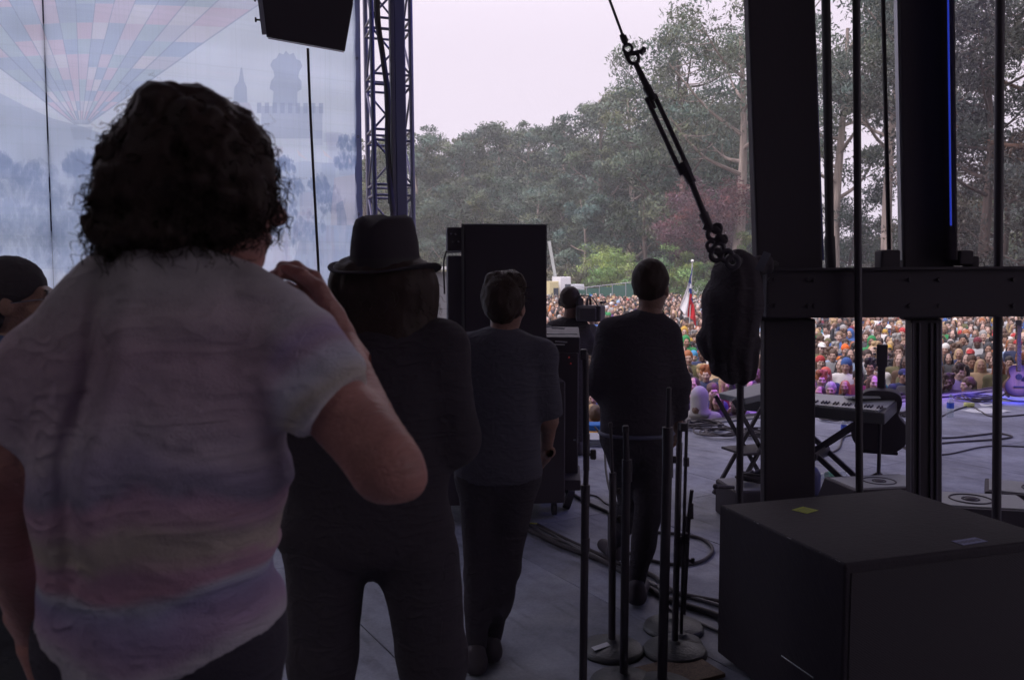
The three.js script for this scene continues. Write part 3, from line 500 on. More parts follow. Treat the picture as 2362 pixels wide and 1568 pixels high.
{
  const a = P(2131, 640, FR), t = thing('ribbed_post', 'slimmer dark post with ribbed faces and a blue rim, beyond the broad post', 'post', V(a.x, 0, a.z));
  part('column', beam(L(t, P(2132, 1420, FR)), L(t, P(2130, 735, FR)), px(72, FR), 0.07, 0.01), DARKMETAL, t);
  part('upper_column', beam(L(t, P(2138, 735, FR)), L(t, P(2125, -260, FR)), px(116, FR), 0.07, 0.012), DARK, t);
  part('base_plate', box(0.4, 0.03, 0.4).translate(0, 0.015, 0), DARKMETAL, t);
  for (const u of [2104, 2120, 2147, 2160]) part('rib', beam(L(t, P(u, 1400, FR - 0.037)), L(t, P(u + 1, 745, FR - 0.037)), 0.012, 0.014, 0.003), M(C(0.085, 0.072, 0.10), 0.35, { metalness: 0.4 }), t);
  part('flange', beam(L(t, P(2194, 600, FR - 0.09)), L(t, P(2184, -260, FR - 0.09)), 0.012, 0.11, 0.003), DARK, t);  // fin added to shade the post face from side light
  part('blue_rim_glow', bar(L(t, P(2194, 520, FR - 0.15)), L(t, P(2185, -200, FR - 0.15)), 0.0042), M(C(0.05, 0.08, 0.5), 0.35, { emissive: C(0.015, 0.04, 0.5), emissiveIntensity: 0.5 }), t);  // no lamp: glowing bar added in place of blue rim light on the edge
  part('edge_trim', beam(L(t, P(2079, 600, FR)), L(t, P(2064, -200, FR)), 0.009, 0.04, 0.002), ALU, t);
  part('lower_blue_rim', bar(L(t, P(2170, 1380, FR - 0.02)), L(t, P(2171, 740, FR - 0.02)), 0.006), M(C(0.3, 0.3, 0.5), 0.35), t);  // lower end of the blue rim light, painted as a bluish bar
}
{
  const a = P(1760, 677, FR - 0.06), b = P(4300, 660, FR - 0.06), t = thing('crossbeam', 'deep black beam running level from the broad post out of the frame', 'beam', a);
  part('web', beam(V(0, 0, 0), L(t, b), 0.12, px(110, FR), 0.01), DARK, t);
  for (const [u, v, w, h] of [[2047, 600, 44, 46], [2220, 595, 34, 34], [2240, 604, 20, 26]]) part('clamp', box(px(w, FR), px(h, FR), 0.09, 0.012).translate(...L(t, P(u, v, FR - 0.05)).toArray()), DARK, t);
  for (const u of [1776, 1790, 1866, 1880, 2100, 2168, 2340]) for (const v of [645, 705]) part('bolt', new THREE.CylinderGeometry(px(5, FR), px(5, FR), 0.012, 6).rotateX(Math.PI / 2).translate(...L(t, P(u, v, FR - 0.125)).toArray()), DARKMETAL, t);
  part('upper_flange', beam(L(t, P(1760, 622, FR - 0.05)), L(t, P(4300, 602, FR - 0.05)), 0.19, 0.014, 0.003), DARKMETAL, t);
}
function pole(name, a, b, r, label, cat, mat = DARKMETAL, r2 = r) { const t = single(name, bar(V(0, 0, 0), b.clone().sub(a), r, r2, 14), mat, label, cat, a); return t; }
{ // poles and cables standing or hanging between the posts
  const d = FR + 0.12;
  pole('hanging_cable', P(1914, 545, d), P(1901, -260, d), px(10, d), 'thick black cable hanging just past the broad post, sleeved at its foot', 'cable', RUBBER).add((() => { const m = new THREE.Mesh(bar(V(0, 0, 0), P(1917, 632, d).sub(P(1914, 545, d)), px(12, d)), RUBBER); m.name = 'sleeve'; return m; })());
  const t = thing('steel_pole', 'slim steel pole in front of the keyboard, running from floor to top of frame', 'pole', F(1984, 1290)); t.position.copy(P(1984, 1420, FR - 0.18)); t.position.y = 0;
  part('tube', bar(L(t, P(1984.5, 1390, FR - 0.18)), L(t, P(1974, -260, FR - 0.18)), px(8.2, FR)), DARKMETAL, t); part('foot', new THREE.CylinderGeometry(0.045, 0.05, 0.02, 16).translate(0, 0.01, 0), DARKMETAL, t);
  pole('thin_hanging_cable', P(2052, 612, d), P(2031, -260, d), px(4.8, d), 'thin black cable hanging beside the inner edge of the ribbed post', 'cable', RUBBER);
  const q = thing('steel_pole', 'slim steel pole in front of the blue-lit guitar at the frame edge', 'pole', V(P(2304, 640, FR).x, 0, P(2304, 640, FR).z));
  part('tube', bar(L(q, P(2298, 1390, FR)), L(q, P(2309, -260, FR)), px(10, FR)), DARKMETAL, q); part('foot', new THREE.CylinderGeometry(0.05, 0.055, 0.02, 16).translate(0, 0.01, 0), DARKMETAL, q);
  const s = thing('steel_pole', 'short dark pole rising from a floor case into the hanging black cloth', 'pole', V(P(1707, 640, 4.9).x, 0, P(1707, 640, 4.9).z));
  part('tube', bar(L(s, P(1706, 1160, 4.9)), L(s, P(1708, 860, 4.9)), px(8.5, 4.9)), DARKMETAL, s);
}

// ---------- guy cable with turnbuckle, shackles and the cloth bundle tied to the post ----------
{
  const A = P(1384, -60, 3.5), B = P(1652, 565, 3.3), t = thing('rigging_cable', 'guy cable with a long turnbuckle and shackles, slanting down to the broad post', 'cable', A);
  const at = (u, v, k = 0) => { const s = clamp((v + 60) / 625, 0, 1); return L(t, P(u, v, lerp(3.5, 3.3, s) + k)); }, r = (n) => px(n, 3.4);
  part('wire', bar(at(1384, -60), at(1440, 92), r(3.2)), STEEL, t); part('ferrule', bar(at(1434, 80), at(1445, 106), r(6)), STEEL, t);
  part('ferrule', bar(at(1437, 84), at(1442, 96), r(8)), STEEL, t);
  const ring = (u, v, R, w, ang, name = 'shackle') => { const g = new THREE.TorusGeometry(r(R), r(w), 10, 24); g.rotateZ(ang).translate(...at(u, v).toArray()); return part(name, g, STEEL, t); };
  ring(1448, 112, 10, 3.6, 0, 'thimble');
  ring(1461, 134, 12, 4.6, 0); part('shackle_pin', bar(at(1441, 128), at(1489, 115), r(5)), STEEL, t); part('pin_head', bar(at(1479, 124), at(1486, 110), r(5.5)), STEEL, t); part('pin_nut', bar(at(1442, 121), at(1449, 137), r(5)), STEEL, t);
  part('clevis', bar(at(1466, 146), at(1492, 200), r(6.5), r(8)), STEEL, t); part('threaded_rod', bar(at(1483, 182), at(1510, 250), r(5)), STEEL, t);
  part('end_nut', bar(at(1491, 200), at(1508, 232), r(11), r(9.5), 8), STEEL, t);
  for (const k of [-1, 1]) part('turnbuckle_bar', bar(at(1500 + k * 9, 222 - k * 4), at(1582 + k * 9, 400 - k * 4), r(5.6)), STEEL, t);
  part('end_nut', bar(at(1573, 376), at(1596, 422), r(12), r(11), 8), STEEL, t); part('threaded_rod', bar(at(1590, 410), at(1629, 506), r(7)), STEEL, t);
  part('clevis', bar(at(1622, 492), at(1640, 532), r(11), r(9)), STEEL, t);
  ring(1646, 540, 13, 6, 0.5); ring(1654, 527, 9, 5, 0.2); part('shackle_pin', bar(at(1622, 522), at(1664, 536), r(7)), STEEL, t); part('pin_nut', bar(at(1655, 540), at(1672, 560), r(8)), STEEL, t);
  for (const [u, v, R] of [[1640, 566, 9], [1658, 572, 11], [1668, 552, 8], [1652, 588, 12], [1676, 590, 12], [1690, 604, 13]]) ring(u, v, R, R * 0.5, rr(0, 3), 'chain_link');
  part('strap', tube([at(1640, 574), at(1633, 582), at(1645, 572), at(1668, 600), at(1690, 600)], r(5), 24), FLATBLACK, t);
  const sling = [[1668, 580, 0.1], [1700, 602, 0.35], [1750, 608, 0.75], [1790, 612, 0.8]].map(([u, v, k]) => at(u, v, k)); part('sling', tube(sling, r(13), 24), fabric(C(0.05, 0.045, 0.052)), t);
}
{
  const d = 3.75, q = (u, v, k = 0) => P(u, v, d + k), at = q(1690, 720), t = thing('cloth_bundle', 'black cloth bundled over the rigging, hanging against the broad post', 'cloth');
  t.position.copy(at);
  const m = px(1, d), l = (u, v, k) => q(u, v, k).sub(at);
  const list = [cap(l(1684, 602), l(1694, 640), 18 * m, 38 * m), cap(l(1694, 640), l(1690, 700), 50 * m, 62 * m), cap(l(1690, 700), l(1684, 775), 62 * m, 58 * m), cap(l(1684, 775), l(1690, 832), 56 * m, 52 * m), cap(l(1700, 820), l(1722, 868), 38 * m, 16 * m), cap(l(1650, 782), l(1640, 788), 34 * m, 28 * m), cap(l(1700, 600), l(1768, 612, 0.2), 14 * m, 22 * m)];
  const f0 = union(list, 0.06), f = (x, y, z) => f0(x, y, z * 0.85) + 0.010 * fbm(x * 13, y * 4.5, z * 13) + 0.005 * Math.sin(x * 70 + 8 * noise(x * 6, y * 5, z * 6));
  part('folds', nets(f, bounds(list, 0.1), 0.009), fabric(C(0.045, 0.034, 0.047)), t);
  part('tie', new THREE.TorusGeometry(26 * m, 4 * m, 8, 30).rotateX(1.45).translate(...l(1686, 618).toArray()), RUBBER, t);
  const flap = new THREE.PlaneGeometry(0.028, 0.085, 4, 6), p = flap.attributes.position; for (let i = 0; i < p.count; i++) p.setZ(i, 0.02 * Math.sin(p.getX(i) * 40)); flap.computeVertexNormals();
  part('plastic_flap', flap.rotateZ(-0.45).translate(...l(1760, 603, -0.08).toArray()), new THREE.MeshPhysicalMaterial({ color: C(0.12, 0.12, 0.17), roughness: 0.25, side: THREE.DoubleSide }), t);
}

// ---------- big black subwoofer box in the corner ----------
const subTop = 0.70;
{
  const c = [[1650, 1192], [1972, 1160], [2357, 1256], [1950, 1300]].map(([u, v]) => F(u, v, subTop)); // left, back, right, front corner of its top
  const turn = 0.31, mid = c[3].clone().setY(0).add(V(0.49, 0, -0.415).applyAxisAngle(V(0, 1, 0), turn));
  const w = 0.98, d = 0.83;
  const t = thing('subwoofer_box', 'big black textured subwoofer box in the front corner with stickers on its top', 'loudspeaker', mid, turn);
  const tex = noiseTex(256, 256, (x, y, i, j) => { const k = 0.45 * tnoise(x * 90, y * 90, 90) + 0.3 * tnoise(x * 30, y * 46, 46, 2) + 0.25 * Math.pow(tnoise(x * 14, y * 20, 20, 3), 2); return [k, k, k]; });
  const paint = new THREE.MeshPhysicalMaterial({ color: C(0.04, 0.032, 0.044), roughness: 0.7, specularIntensity: 0.5, bumpMap: tex, bumpScale: 0.0025 });
  const g = box(w, subTop - 0.03, d, 0.012).translate(0, (subTop - 0.03) / 2 + 0.03, 0); { const p = g.attributes.position, uv = g.attributes.uv; for (let i = 0; i < p.count; i++) uv.setXY(i, (p.getX(i) + p.getY(i) * 0.3) / 0.5, (p.getZ(i) + p.getY(i)) / 0.5); }
  part('cabinet', g, paint, t);
  const edge = M(C(0.5, 0.48, 0.54), 0.5), sx = -w / 2, sz = d / 2;
  for (let k = 0; k < 22; k++) { const a = lerp(-d / 2 + 0.03, d / 2 - 0.03, k / 22), l = (d - 0.06) / 22 * rr(0.6, 1); part('worn_edge', beam(V(sx + 0.006, subTop - 0.0045 + rr(-0.001, 0), a), V(sx + 0.006, subTop - 0.0045, a + l), rr(0.003, 0.006), 0.003, 0.001), edge, t); }
  const sticker = (u, v, wu, hu, ang, col, marks, label) => {
    const cv = document.createElement('canvas'); cv.width = 256; cv.height = 128; const x = cv.getContext('2d'); x.fillStyle = col; x.fillRect(0, 0, 256, 128); marks(x);
    const tx = new THREE.CanvasTexture(cv); tx.colorSpace = THREE.SRGBColorSpace; const p = L(t, F(u, v, subTop));
    part('sticker', new THREE.BoxGeometry(wu, 0.001, hu).rotateY(ang).translate(p.x, subTop + 0.0015, p.z), M(C(1, 1, 1), 0.6, { map: tx }), t, label);
  };
  const scrawl = (x, col, lw, n, y) => { x.strokeStyle = col; x.lineWidth = lw; x.beginPath(); x.moveTo(20, y); for (let i = 1; i < n; i++) x.lineTo(20 + i * 216 / n, y + 26 * Math.sin(i * 2.1) * (i % 3 ? 1 : -0.6)); x.stroke(); };
  sticker(1857, 1177, 0.085, 0.075, 0.35, 'rgb(150,160,20)', (x) => { scrawl(x, 'rgb(60,66,10)', 6, 12, 44); scrawl(x, 'rgb(60,66,10)', 6, 11, 92); }, 'yellow sticker with scribbled writing');
  sticker(2237, 1249, 0.125, 0.055, 0.08, 'rgb(120,122,170)', (x) => { x.fillStyle = 'rgb(40,36,60)'; for (let i = 0; i < 9; i++) x.fillRect(14 + i * 26, 34 + (i % 2) * 6, 15, 56); }, 'pale label with dark marks');
  // recessed handle, corners and a grille on the faces
  part('trim_strip', beam(V(-w / 2 - 0.004, 0.22, d * 0.08), V(-w / 2 - 0.004, 0.22, d * 0.32), 0.004, 0.006, 0.001), CHROME, t);
  part('front_grille', box(w * 0.95, (subTop - 0.09), 0.006, 0.002).translate(0, subTop / 2 + 0.01, d / 2 + 0.001), M(C(0.04, 0.032, 0.043), 0.75, { bumpMap: weave, bumpScale: 0.002 }), t);
  part('name_tag', box(0.045, 0.032, 0.003, 0.001).translate(w * 0.40, subTop - 0.06, d / 2 + 0.013), M(C(0.45, 0.47, 0.52), 0.5), t, 'pale tag on the front');
  for (const x of [-1, 1]) for (const z of [-1, 1]) part('foot', new THREE.CylinderGeometry(0.03, 0.03, 0.03, 14).translate(x * w * 0.42, 0.015, z * d * 0.42), RUBBER, t);
}

// ---------- speaker stack, cases and console behind the men ----------
{
  const d = 6.0, at = P(1166, 640, d); at.y = 0; const t = thing('speaker_stack', 'tall black loudspeaker cabinet with a slim amplifier beside it, on a case', 'loudspeaker', at, 0.10);
  const y1 = P(1166, 517, d).y, y0 = 0.98, w = px(192, d), dp = 0.5;
  part('cabinet', box(w, y1 - y0, dp, 0.014).translate(0, (y0 + y1) / 2, -dp / 2), FLATBLACK, t);
  part('edge_trim', beam(V(-w / 2, y1 - 0.002, 0.0), V(w / 2, y1 - 0.002, 0.0), 0.008, 0.008, 0.002), M(C(0.2, 0.2, 0.23), 0.5), t);  // lit top edge of the cabinet, painted as a paler strip
  const aw = px(38, d), ay1 = P(1050, 524, d).y, ay0 = P(1050, 578, d).y;
  const amp = part('amplifier', box(aw, ay1 - ay0, 0.36, 0.008).translate(-w / 2 - aw / 2, (ay0 + ay1) / 2, -0.2), BLACK, t);
  for (const [x, y] of [[0, 0.03], [0.02, -0.02], [-0.02, -0.02], [-0.03, 0.035]]) part('knob', new THREE.CylinderGeometry(0.007, 0.008, 0.014, 12).rotateX(Math.PI / 2).translate(-w / 2 - aw / 2 + x, (ay0 + ay1) / 2 + y, -0.014), CHROME, amp);
  part('handle', tube([V(-w / 2 - aw - 0.002, ay0 + 0.0, -0.1), V(-w / 2 - aw - 0.02, ay0 - 0.06, -0.1), V(-w / 2 - aw - 0.018, ay0 - 0.3, -0.1)], 0.006, 20), RUBBER, t);
  part('shelf_lip', beam(V(-w / 2 - aw, ay0 - 0.012, 0), V(-w / 2, ay0 - 0.008, 0), 0.012, 0.014, 0.003), M(C(0.2, 0.2, 0.23), 0.4), t);
  part('side_cabinet', box(aw * 0.95, ay0 - y0 - 0.03, 0.36, 0.01).translate(-w / 2 - aw / 2, (ay0 + y0) / 2 - 0.02, -0.2), BLACK, t);
  part('side_rail', beam(V(-w / 2 - 0.008, y0, 0.004), V(-w / 2 - 0.008, y1, 0.004), 0.018, 0.012, 0.003), M(C(0.085, 0.08, 0.09), 0.5), t);
  part('base_case', box(w + aw + 0.25, y0 - 0.12, 0.7, 0.012).translate(-aw / 2, (y0 - 0.12) / 2 + 0.12, -0.3), BLACK, t);
  for (const x of [-0.4, 0.35]) for (const z of [-0.55, -0.05]) part('caster', new THREE.CylinderGeometry(0.05, 0.05, 0.03, 16).rotateZ(1.57).translate(x, 0.06, z), RUBBER, t);
}
{
  const d = 6.3, at = P(1260, 640, d); at.y = 0; const t = thing('mixing_console', 'black mixing console on a wheeled road case behind the man in the grey shirt', 'mixing console', at, -0.06);
  const yT = P(1290, 768, d).y, w = px(175, d), xr = px(78, d);
  part('console_body', box(w, 0.13, 0.55, 0.01).rotateX(0.08).translate(xr - w / 2, yT - 0.07, -0.25), BLACK, t);
  part('front_rail', beam(V(xr - w, yT - 0.005, 0.03), V(xr - 0.02, yT - 0.005, 0.03), 0.01, 0.008, 0.002), M(C(0.45, 0.46, 0.5), 0.4), t);
  for (const [u, v, l] of [[1258, 793, 44], [1280, 787, 28]]) { const p = L(t, P(u, v, d - 0.03)); part('edge_trim', beam(p, p.clone().add(V(px(l, d), -0.006, 0)), 0.012, 0.009, 0.002), M(C(0.5, 0.5, 0.54), 0.35), t); }
  for (const [u, v, l] of [[1253, 752, 18], [1272, 756, 30]]) { const p = L(t, P(u, v, d - 0.1)); part('meter_bridge', beam(p, p.clone().add(V(px(l, d), -0.004, 0)), 0.02, 0.012, 0.002), M(C(0.5, 0.5, 0.54), 0.35), t); }
  const yb = P(1300, 1112, d).y; part('road_case', box(w * 0.72, yT - 0.14 - yb, 0.6, 0.012).translate(xr - w * 0.36 - 0.01, (yT - 0.14 + yb) / 2, -0.25), BLACK, t);
  part('drawer_lip', box(px(104, d), px(24, d), 0.5, 0.01).translate(xr - px(50, d), yb + px(14, d), 0.02), BLACK, t);
  for (const [u, v] of [[1262, 905], [1268, 935], [1300, 985], [1325, 1010]]) { const p = L(t, P(u, v, d)); part('latch', box(0.022, 0.016, 0.012, 0.003).translate(p.x, p.y, 0.06), CHROME, t); }
  for (const x of [-0.2, 0.12]) for (const z of [-0.45, 0]) { const c = part('caster', new THREE.CylinderGeometry(px(24, d), px(24, d), 0.05, 20).rotateZ(1.25).translate(x + 0.05, px(24, d), z), RUBBER, t); part('fork', bar(V(x + 0.05, px(24, d), z), V(x + 0.05, yb, z), 0.022), STEEL, c); }
  for (const [u, v] of [[1312, 822], [1316, 836]]) { const p = L(t, P(u, v, d)); part('indicator_lamp', new THREE.SphereGeometry(0.006, 10, 8).translate(p.x, p.y, 0.065), M(C(0.3, 0.02, 0.02), 0.4, { emissive: C(0.5, 0.03, 0.03), emissiveIntensity: 0.12 }), t); }
}

// ---------- wedge monitors on the stage ----------
function wedge(u, v, d0, turn, label, s = 1) {
  const at = F(u, v), t = thing('wedge_monitor', label, 'stage monitor', at, turn);
  const prof = new THREE.Shape(); prof.moveTo(-0.27 * s, 0); prof.lineTo(0.27 * s, 0); prof.lineTo(0.27 * s, 0.1 * s); prof.lineTo(0.12 * s, 0.36 * s); prof.lineTo(-0.27 * s, 0.36 * s); prof.closePath();
  const W = 0.62 * s;
  part('cabinet', new THREE.ExtrudeGeometry(prof, { depth: W, bevelEnabled: true, bevelSize: 0.01, bevelThickness: 0.01, bevelSegments: 2 }).translate(0, 0.012, -W / 2).rotateY(Math.PI / 2), BLACK, t);
  const grey = M(C(0.30, 0.31, 0.33), 0.4);  // sky reflection on the monitor top is put into this grey
  part('back_panel', box(W * 0.96, 0.012, 0.34 * s, 0.004).translate(0, 0.384 * s, 0.08 * s), grey, t);
  for (const r of [0.115, 0.045]) part('speaker_ring', new THREE.TorusGeometry(r * s, 0.006 * s, 8, 36).rotateX(Math.PI / 2).translate(0, 0.391 * s, 0.08 * s), BLACK, t);
  part('dust_cap', new THREE.SphereGeometry(0.035 * s, 18, 8, 0, 6.3, 0, 1.2).scale(1, 0.4, 1).translate(0, 0.389 * s, 0.08 * s), BLACK, t);
  for (const x of [-1, 1]) part('handle_bar', bar(V(x * W * 0.49, 0.37 * s, -0.05 * s), V(x * W * 0.49, 0.2 * s, -0.22 * s), 0.012), M(C(0.34, 0.34, 0.37), 0.4), t);
  return t;
}
wedge(2010, 1222, 6, 0.18, 'wedge monitor with a round grille lying by the black guitar stand', 0.9);
wedge(2225, 1290, 5.5, -0.22, 'dark wedge monitor behind the steel pole, next to the box corner', 1.0);
wedge(2400, 1262, 5.5, -0.5, 'wedge monitor cut by the frame edge, past the steel pole', 1.0);

// ---------- keyboard on its stand, guitars, small desk ----------
{
  const d = 7.0, a = P(1740, 925, d), b = P(2050, 948, d - 0.65), at = a.clone().lerp(b, 0.5).setY(0), turn = Math.atan2(-(b.z - a.z), b.x - a.x), len = Math.hypot(b.x - a.x, b.z - a.z) + 0.04, y = (a.y + b.y) / 2;
  const t = thing('stage_keyboard', 'stage keyboard with white keys on a black crossed-leg stand', 'keyboard', at, turn);
  const tt = t, kb = new THREE.Group(); kb.name = 'keyboard_case'; kb.position.y = y; kb.rotation.x = 0.16; t.add(kb);
  part('body', box(len, 0.09, 0.34, 0.012), M(C(0.10, 0.095, 0.10), 0.4), kb);
  part('panel', box(len * 0.97, 0.006, 0.22, 0.002).translate(0, 0.048, -0.05), M(C(0.42, 0.43, 0.45), 0.35), kb);  // panel colour lightened to carry the sky reflection
  const keys = part('key_bed', box(len * 0.94, 0.012, 0.006, 0.002).translate(0, 0.045, -0.006), BLACK, kb), kw = len * 0.92 / 44, kg = box(kw * 0.92, 0.016, 0.095, 0.002), bk = box(kw * 0.5, 0.014, 0.055, 0.002), wm = M(C(0.5, 0.5, 0.5), 0.35);
  for (let i = 0; i < 44; i++) { const x = -len * 0.46 + (i + 0.5) * kw; const q = part('key', kg, wm, kb); q.position.set(x, 0.052, 0.116); if ([0, 1, 3, 4, 5].includes(i % 7)) { const s = part('key', bk, BLACK, kb); s.position.set(x + kw / 2, 0.062, 0.092); } }
  for (const z of [-0.12, 0.12]) for (const s of [-1, 1]) part('stand_leg', beam(V(-s * 0.42, 0.03, z + s * 0.02), V(s * 0.36, y - 0.06, z + s * 0.02), 0.03, 0.04, 0.006), DARKMETAL, t);
  for (const s of [-1, 1]) part('stand_foot', beam(V(s * 0.42, 0.025, -0.26), V(s * 0.42, 0.025, 0.26), 0.04, 0.035, 0.008), RUBBER, t);
  part('hub', new THREE.CylinderGeometry(0.05, 0.05, 0.32, 20).rotateX(Math.PI / 2).translate(0, y * 0.48, 0), DARKMETAL, t);
  for (const s of [-1, 1]) part('arm_rest', beam(V(s * 0.36, y - 0.055, -0.2), V(s * 0.36, y - 0.055, 0.2), 0.03, 0.03, 0.006), RUBBER, t);
  const pad = P(2005, 915, d - 0.4); single('notebook', box(0.34, 0.02, 0.22, 0.006).rotateX(-0.15), M(C(0.45, 0.46, 0.5), 0.6), 'pale notebook lying on the end of the stage keyboard', 'notebook', V(pad.x, y + 0.075, pad.z));
}
function guitarShape(k) { // outline of an acoustic guitar body, lower bout down
  const s = new THREE.Shape(); s.moveTo(0, -0.25 * k); s.bezierCurveTo(0.14 * k, -0.25 * k, 0.205 * k, -0.18 * k, 0.2 * k, -0.08 * k); s.bezierCurveTo(0.195 * k, 0.0, 0.12 * k, 0.02 * k, 0.125 * k, 0.07 * k); s.bezierCurveTo(0.13 * k, 0.11 * k, 0.15 * k, 0.13 * k, 0.145 * k, 0.17 * k); s.bezierCurveTo(0.14 * k, 0.23 * k, 0.08 * k, 0.25 * k, 0, 0.24 * k);
  s.bezierCurveTo(-0.08 * k, 0.25 * k, -0.14 * k, 0.23 * k, -0.145 * k, 0.17 * k); s.bezierCurveTo(-0.15 * k, 0.13 * k, -0.13 * k, 0.11 * k, -0.125 * k, 0.07 * k); s.bezierCurveTo(-0.12 * k, 0.02 * k, -0.195 * k, 0, -0.2 * k, -0.08 * k); s.bezierCurveTo(-0.205 * k, -0.18 * k, -0.14 * k, -0.25 * k, 0, -0.25 * k); return s;
}
function guitar(name, u, vLow, vHead, d, turn, top, side, label, tilt, k = 1) {
  const low = P(u, vLow, d), at = low.clone().setY(0), t = thing(name, label, 'guitar', at, turn), ex = (sh, dep, z, bev = 0.006) => new THREE.ExtrudeGeometry(sh, { depth: dep, bevelEnabled: true, bevelSize: bev, bevelThickness: bev, bevelSegments: 3, curveSegments: 20 }).translate(0, 0, z);
  const h = low.y + 0.25 * k, L1 = P(u, vHead, d).y - h, lift = (g) => g.rotateX(tilt).translate(0, h, 0);
  part('body', lift(ex(guitarShape(k), 0.09, -0.09)), side, t); part('soundboard', lift(ex(guitarShape(k * 0.97), 0.002, 0.008, 0.002)), top, t);
  part('sound_hole', lift(new THREE.CylinderGeometry(0.05 * k, 0.05 * k, 0.004, 28).rotateX(1.5708).translate(0, 0.06 * k, 0.014)), BLACK, t);
  part('bridge', lift(box(0.16 * k, 0.025, 0.012, 0.004).translate(0, -0.1 * k, 0.018)), BLACK, t);
  const pg = new THREE.Shape(); pg.moveTo(0.02, 0.0); pg.bezierCurveTo(0.1, -0.03, 0.12, 0.02, 0.09, 0.09); pg.bezierCurveTo(0.07, 0.06, 0.05, 0.06, 0.02, 0.0); part('pickguard', lift(ex(pg, 0.001, 0.0135, 0.0005)), M(C(0.06, 0.04, 0.04), 0.15), t);
  part('neck', lift(box(0.055, L1 - 0.40 * k + 0.13, 0.03, 0.008).translate(0, 0.20 * k + (L1 - 0.40 * k + 0.05) / 2, 0.012)), side === BLACK ? BLACK : M(C(0.18, 0.11, 0.07), 0.4), t);
  const neckTop = L1 - 0.17; for (let i = 0; i < 12; i++) part('fret', lift(box(0.056, 0.003, 0.004, 0.001).translate(0, neckTop - (neckTop - 0.2 * k) * (1 - Math.pow(0.944, i + 1)) * 1.9, 0.03)), CHROME, t);
  part('headstock', lift(box(0.078, 0.17, 0.018, 0.006).translate(0, L1 - 0.085, 0.004)), side === BLACK ? BLACK : M(C(0.05, 0.04, 0.04), 0.3), t);
  for (const s of [-1, 1]) for (let i = 0; i < 3; i++) part('tuner', lift(box(0.022, 0.014, 0.01, 0.004).translate(s * 0.052, L1 - 0.03 - i * 0.045, 0.002)), CHROME, t);
  for (let i = 0; i < 6; i++) part('string', lift(bar(V((i - 2.5) * 0.01, -0.1 * k, 0.026), V((i - 2.5) * 0.007, L1 - 0.12, 0.032), 0.0009, 0.0009, 4)), CHROME, t);
  const st = [V(0, low.y + 0.12, -0.16), V(0, 0.32, -0.14)]; part('stand_stem', merge([bar(V(0, 0.16, -0.13), V(0, low.y + 0.32, -0.16), 0.014), bar(V(-0.12, low.y + 0.0, -0.1), V(0.12, low.y, -0.1), 0.012), bar(V(-0.12, low.y, -0.1), V(-0.12, low.y, 0.04), 0.012), bar(V(0.12, low.y, -0.1), V(0.12, low.y, 0.04), 0.012)]), DARKMETAL, t);
  for (const a of [0.4, 2.6, 4.7]) part('stand_leg', bar(V(0, Math.max(0.2, low.y * 0.6), -0.13), V(Math.cos(a) * 0.32, 0.012, -0.13 + Math.sin(a) * 0.28), 0.011), DARKMETAL, t);
  return t;
}
guitar('guitar', 2028, 1038, 792, 6.6, 2.75, BLACK, BLACK, 'black guitar on a stand behind the keyboard end, seen dark against the crowd', -0.12, 0.98);
{
  const burst = noiseTex(256, 320, (x, y) => { const r = Math.hypot((x - 0.5) * 2, (y - 0.5) * 2), k = sstep(r, 0.35, 1.05), g = 0.9 + 0.1 * tnoise(x * 60, y * 3, 60); return [lerp(0.80, 0.22, k) * g, lerp(0.62, 0.16, k) * g, lerp(0.46, 0.22, k) * g]; }, true);
  burst.wrapS = burst.wrapT = THREE.ClampToEdgeWrapping; burst.repeat.set(2.4, 1.95); burst.offset.set(0.5, 0.5);
  guitar('guitar', 2349, 914, 738, 11.8, -0.25, new THREE.MeshPhysicalMaterial({ map: burst, roughness: 0.35, clearcoat: 0.8, clearcoatRoughness: 0.15 }), M(C(0.14, 0.06, 0.035), 0.3), 'sunburst acoustic guitar on a stand at the frame edge, lit blue', -0.14, 0.86);
}
{ // small side table with a keyboard tray, beside the broad post
  const d = 6.6, a = P(1735, 905, d), at = a.clone().setY(0), t = thing('small_stand_table', 'small crossed-leg table with a tilted tray behind the broad post', 'table', at, 0.35);
  part('tray', box(0.5, 0.05, 0.34, 0.01).rotateZ(0.16).translate(0.06, a.y, 0), M(C(0.24, 0.25, 0.27), 0.5), t);
  for (const z of [-0.12, 0.12]) for (const s of [-1, 1]) part('leg', beam(V(-s * 0.26, 0.03, z + s * 0.015), V(s * 0.24, a.y - 0.03, z + s * 0.015), 0.025, 0.03, 0.005), DARKMETAL, t);
  part('shelf', box(0.44, 0.02, 0.3, 0.006).translate(0.05, a.y * 0.46, 0), BLACK, t);
}
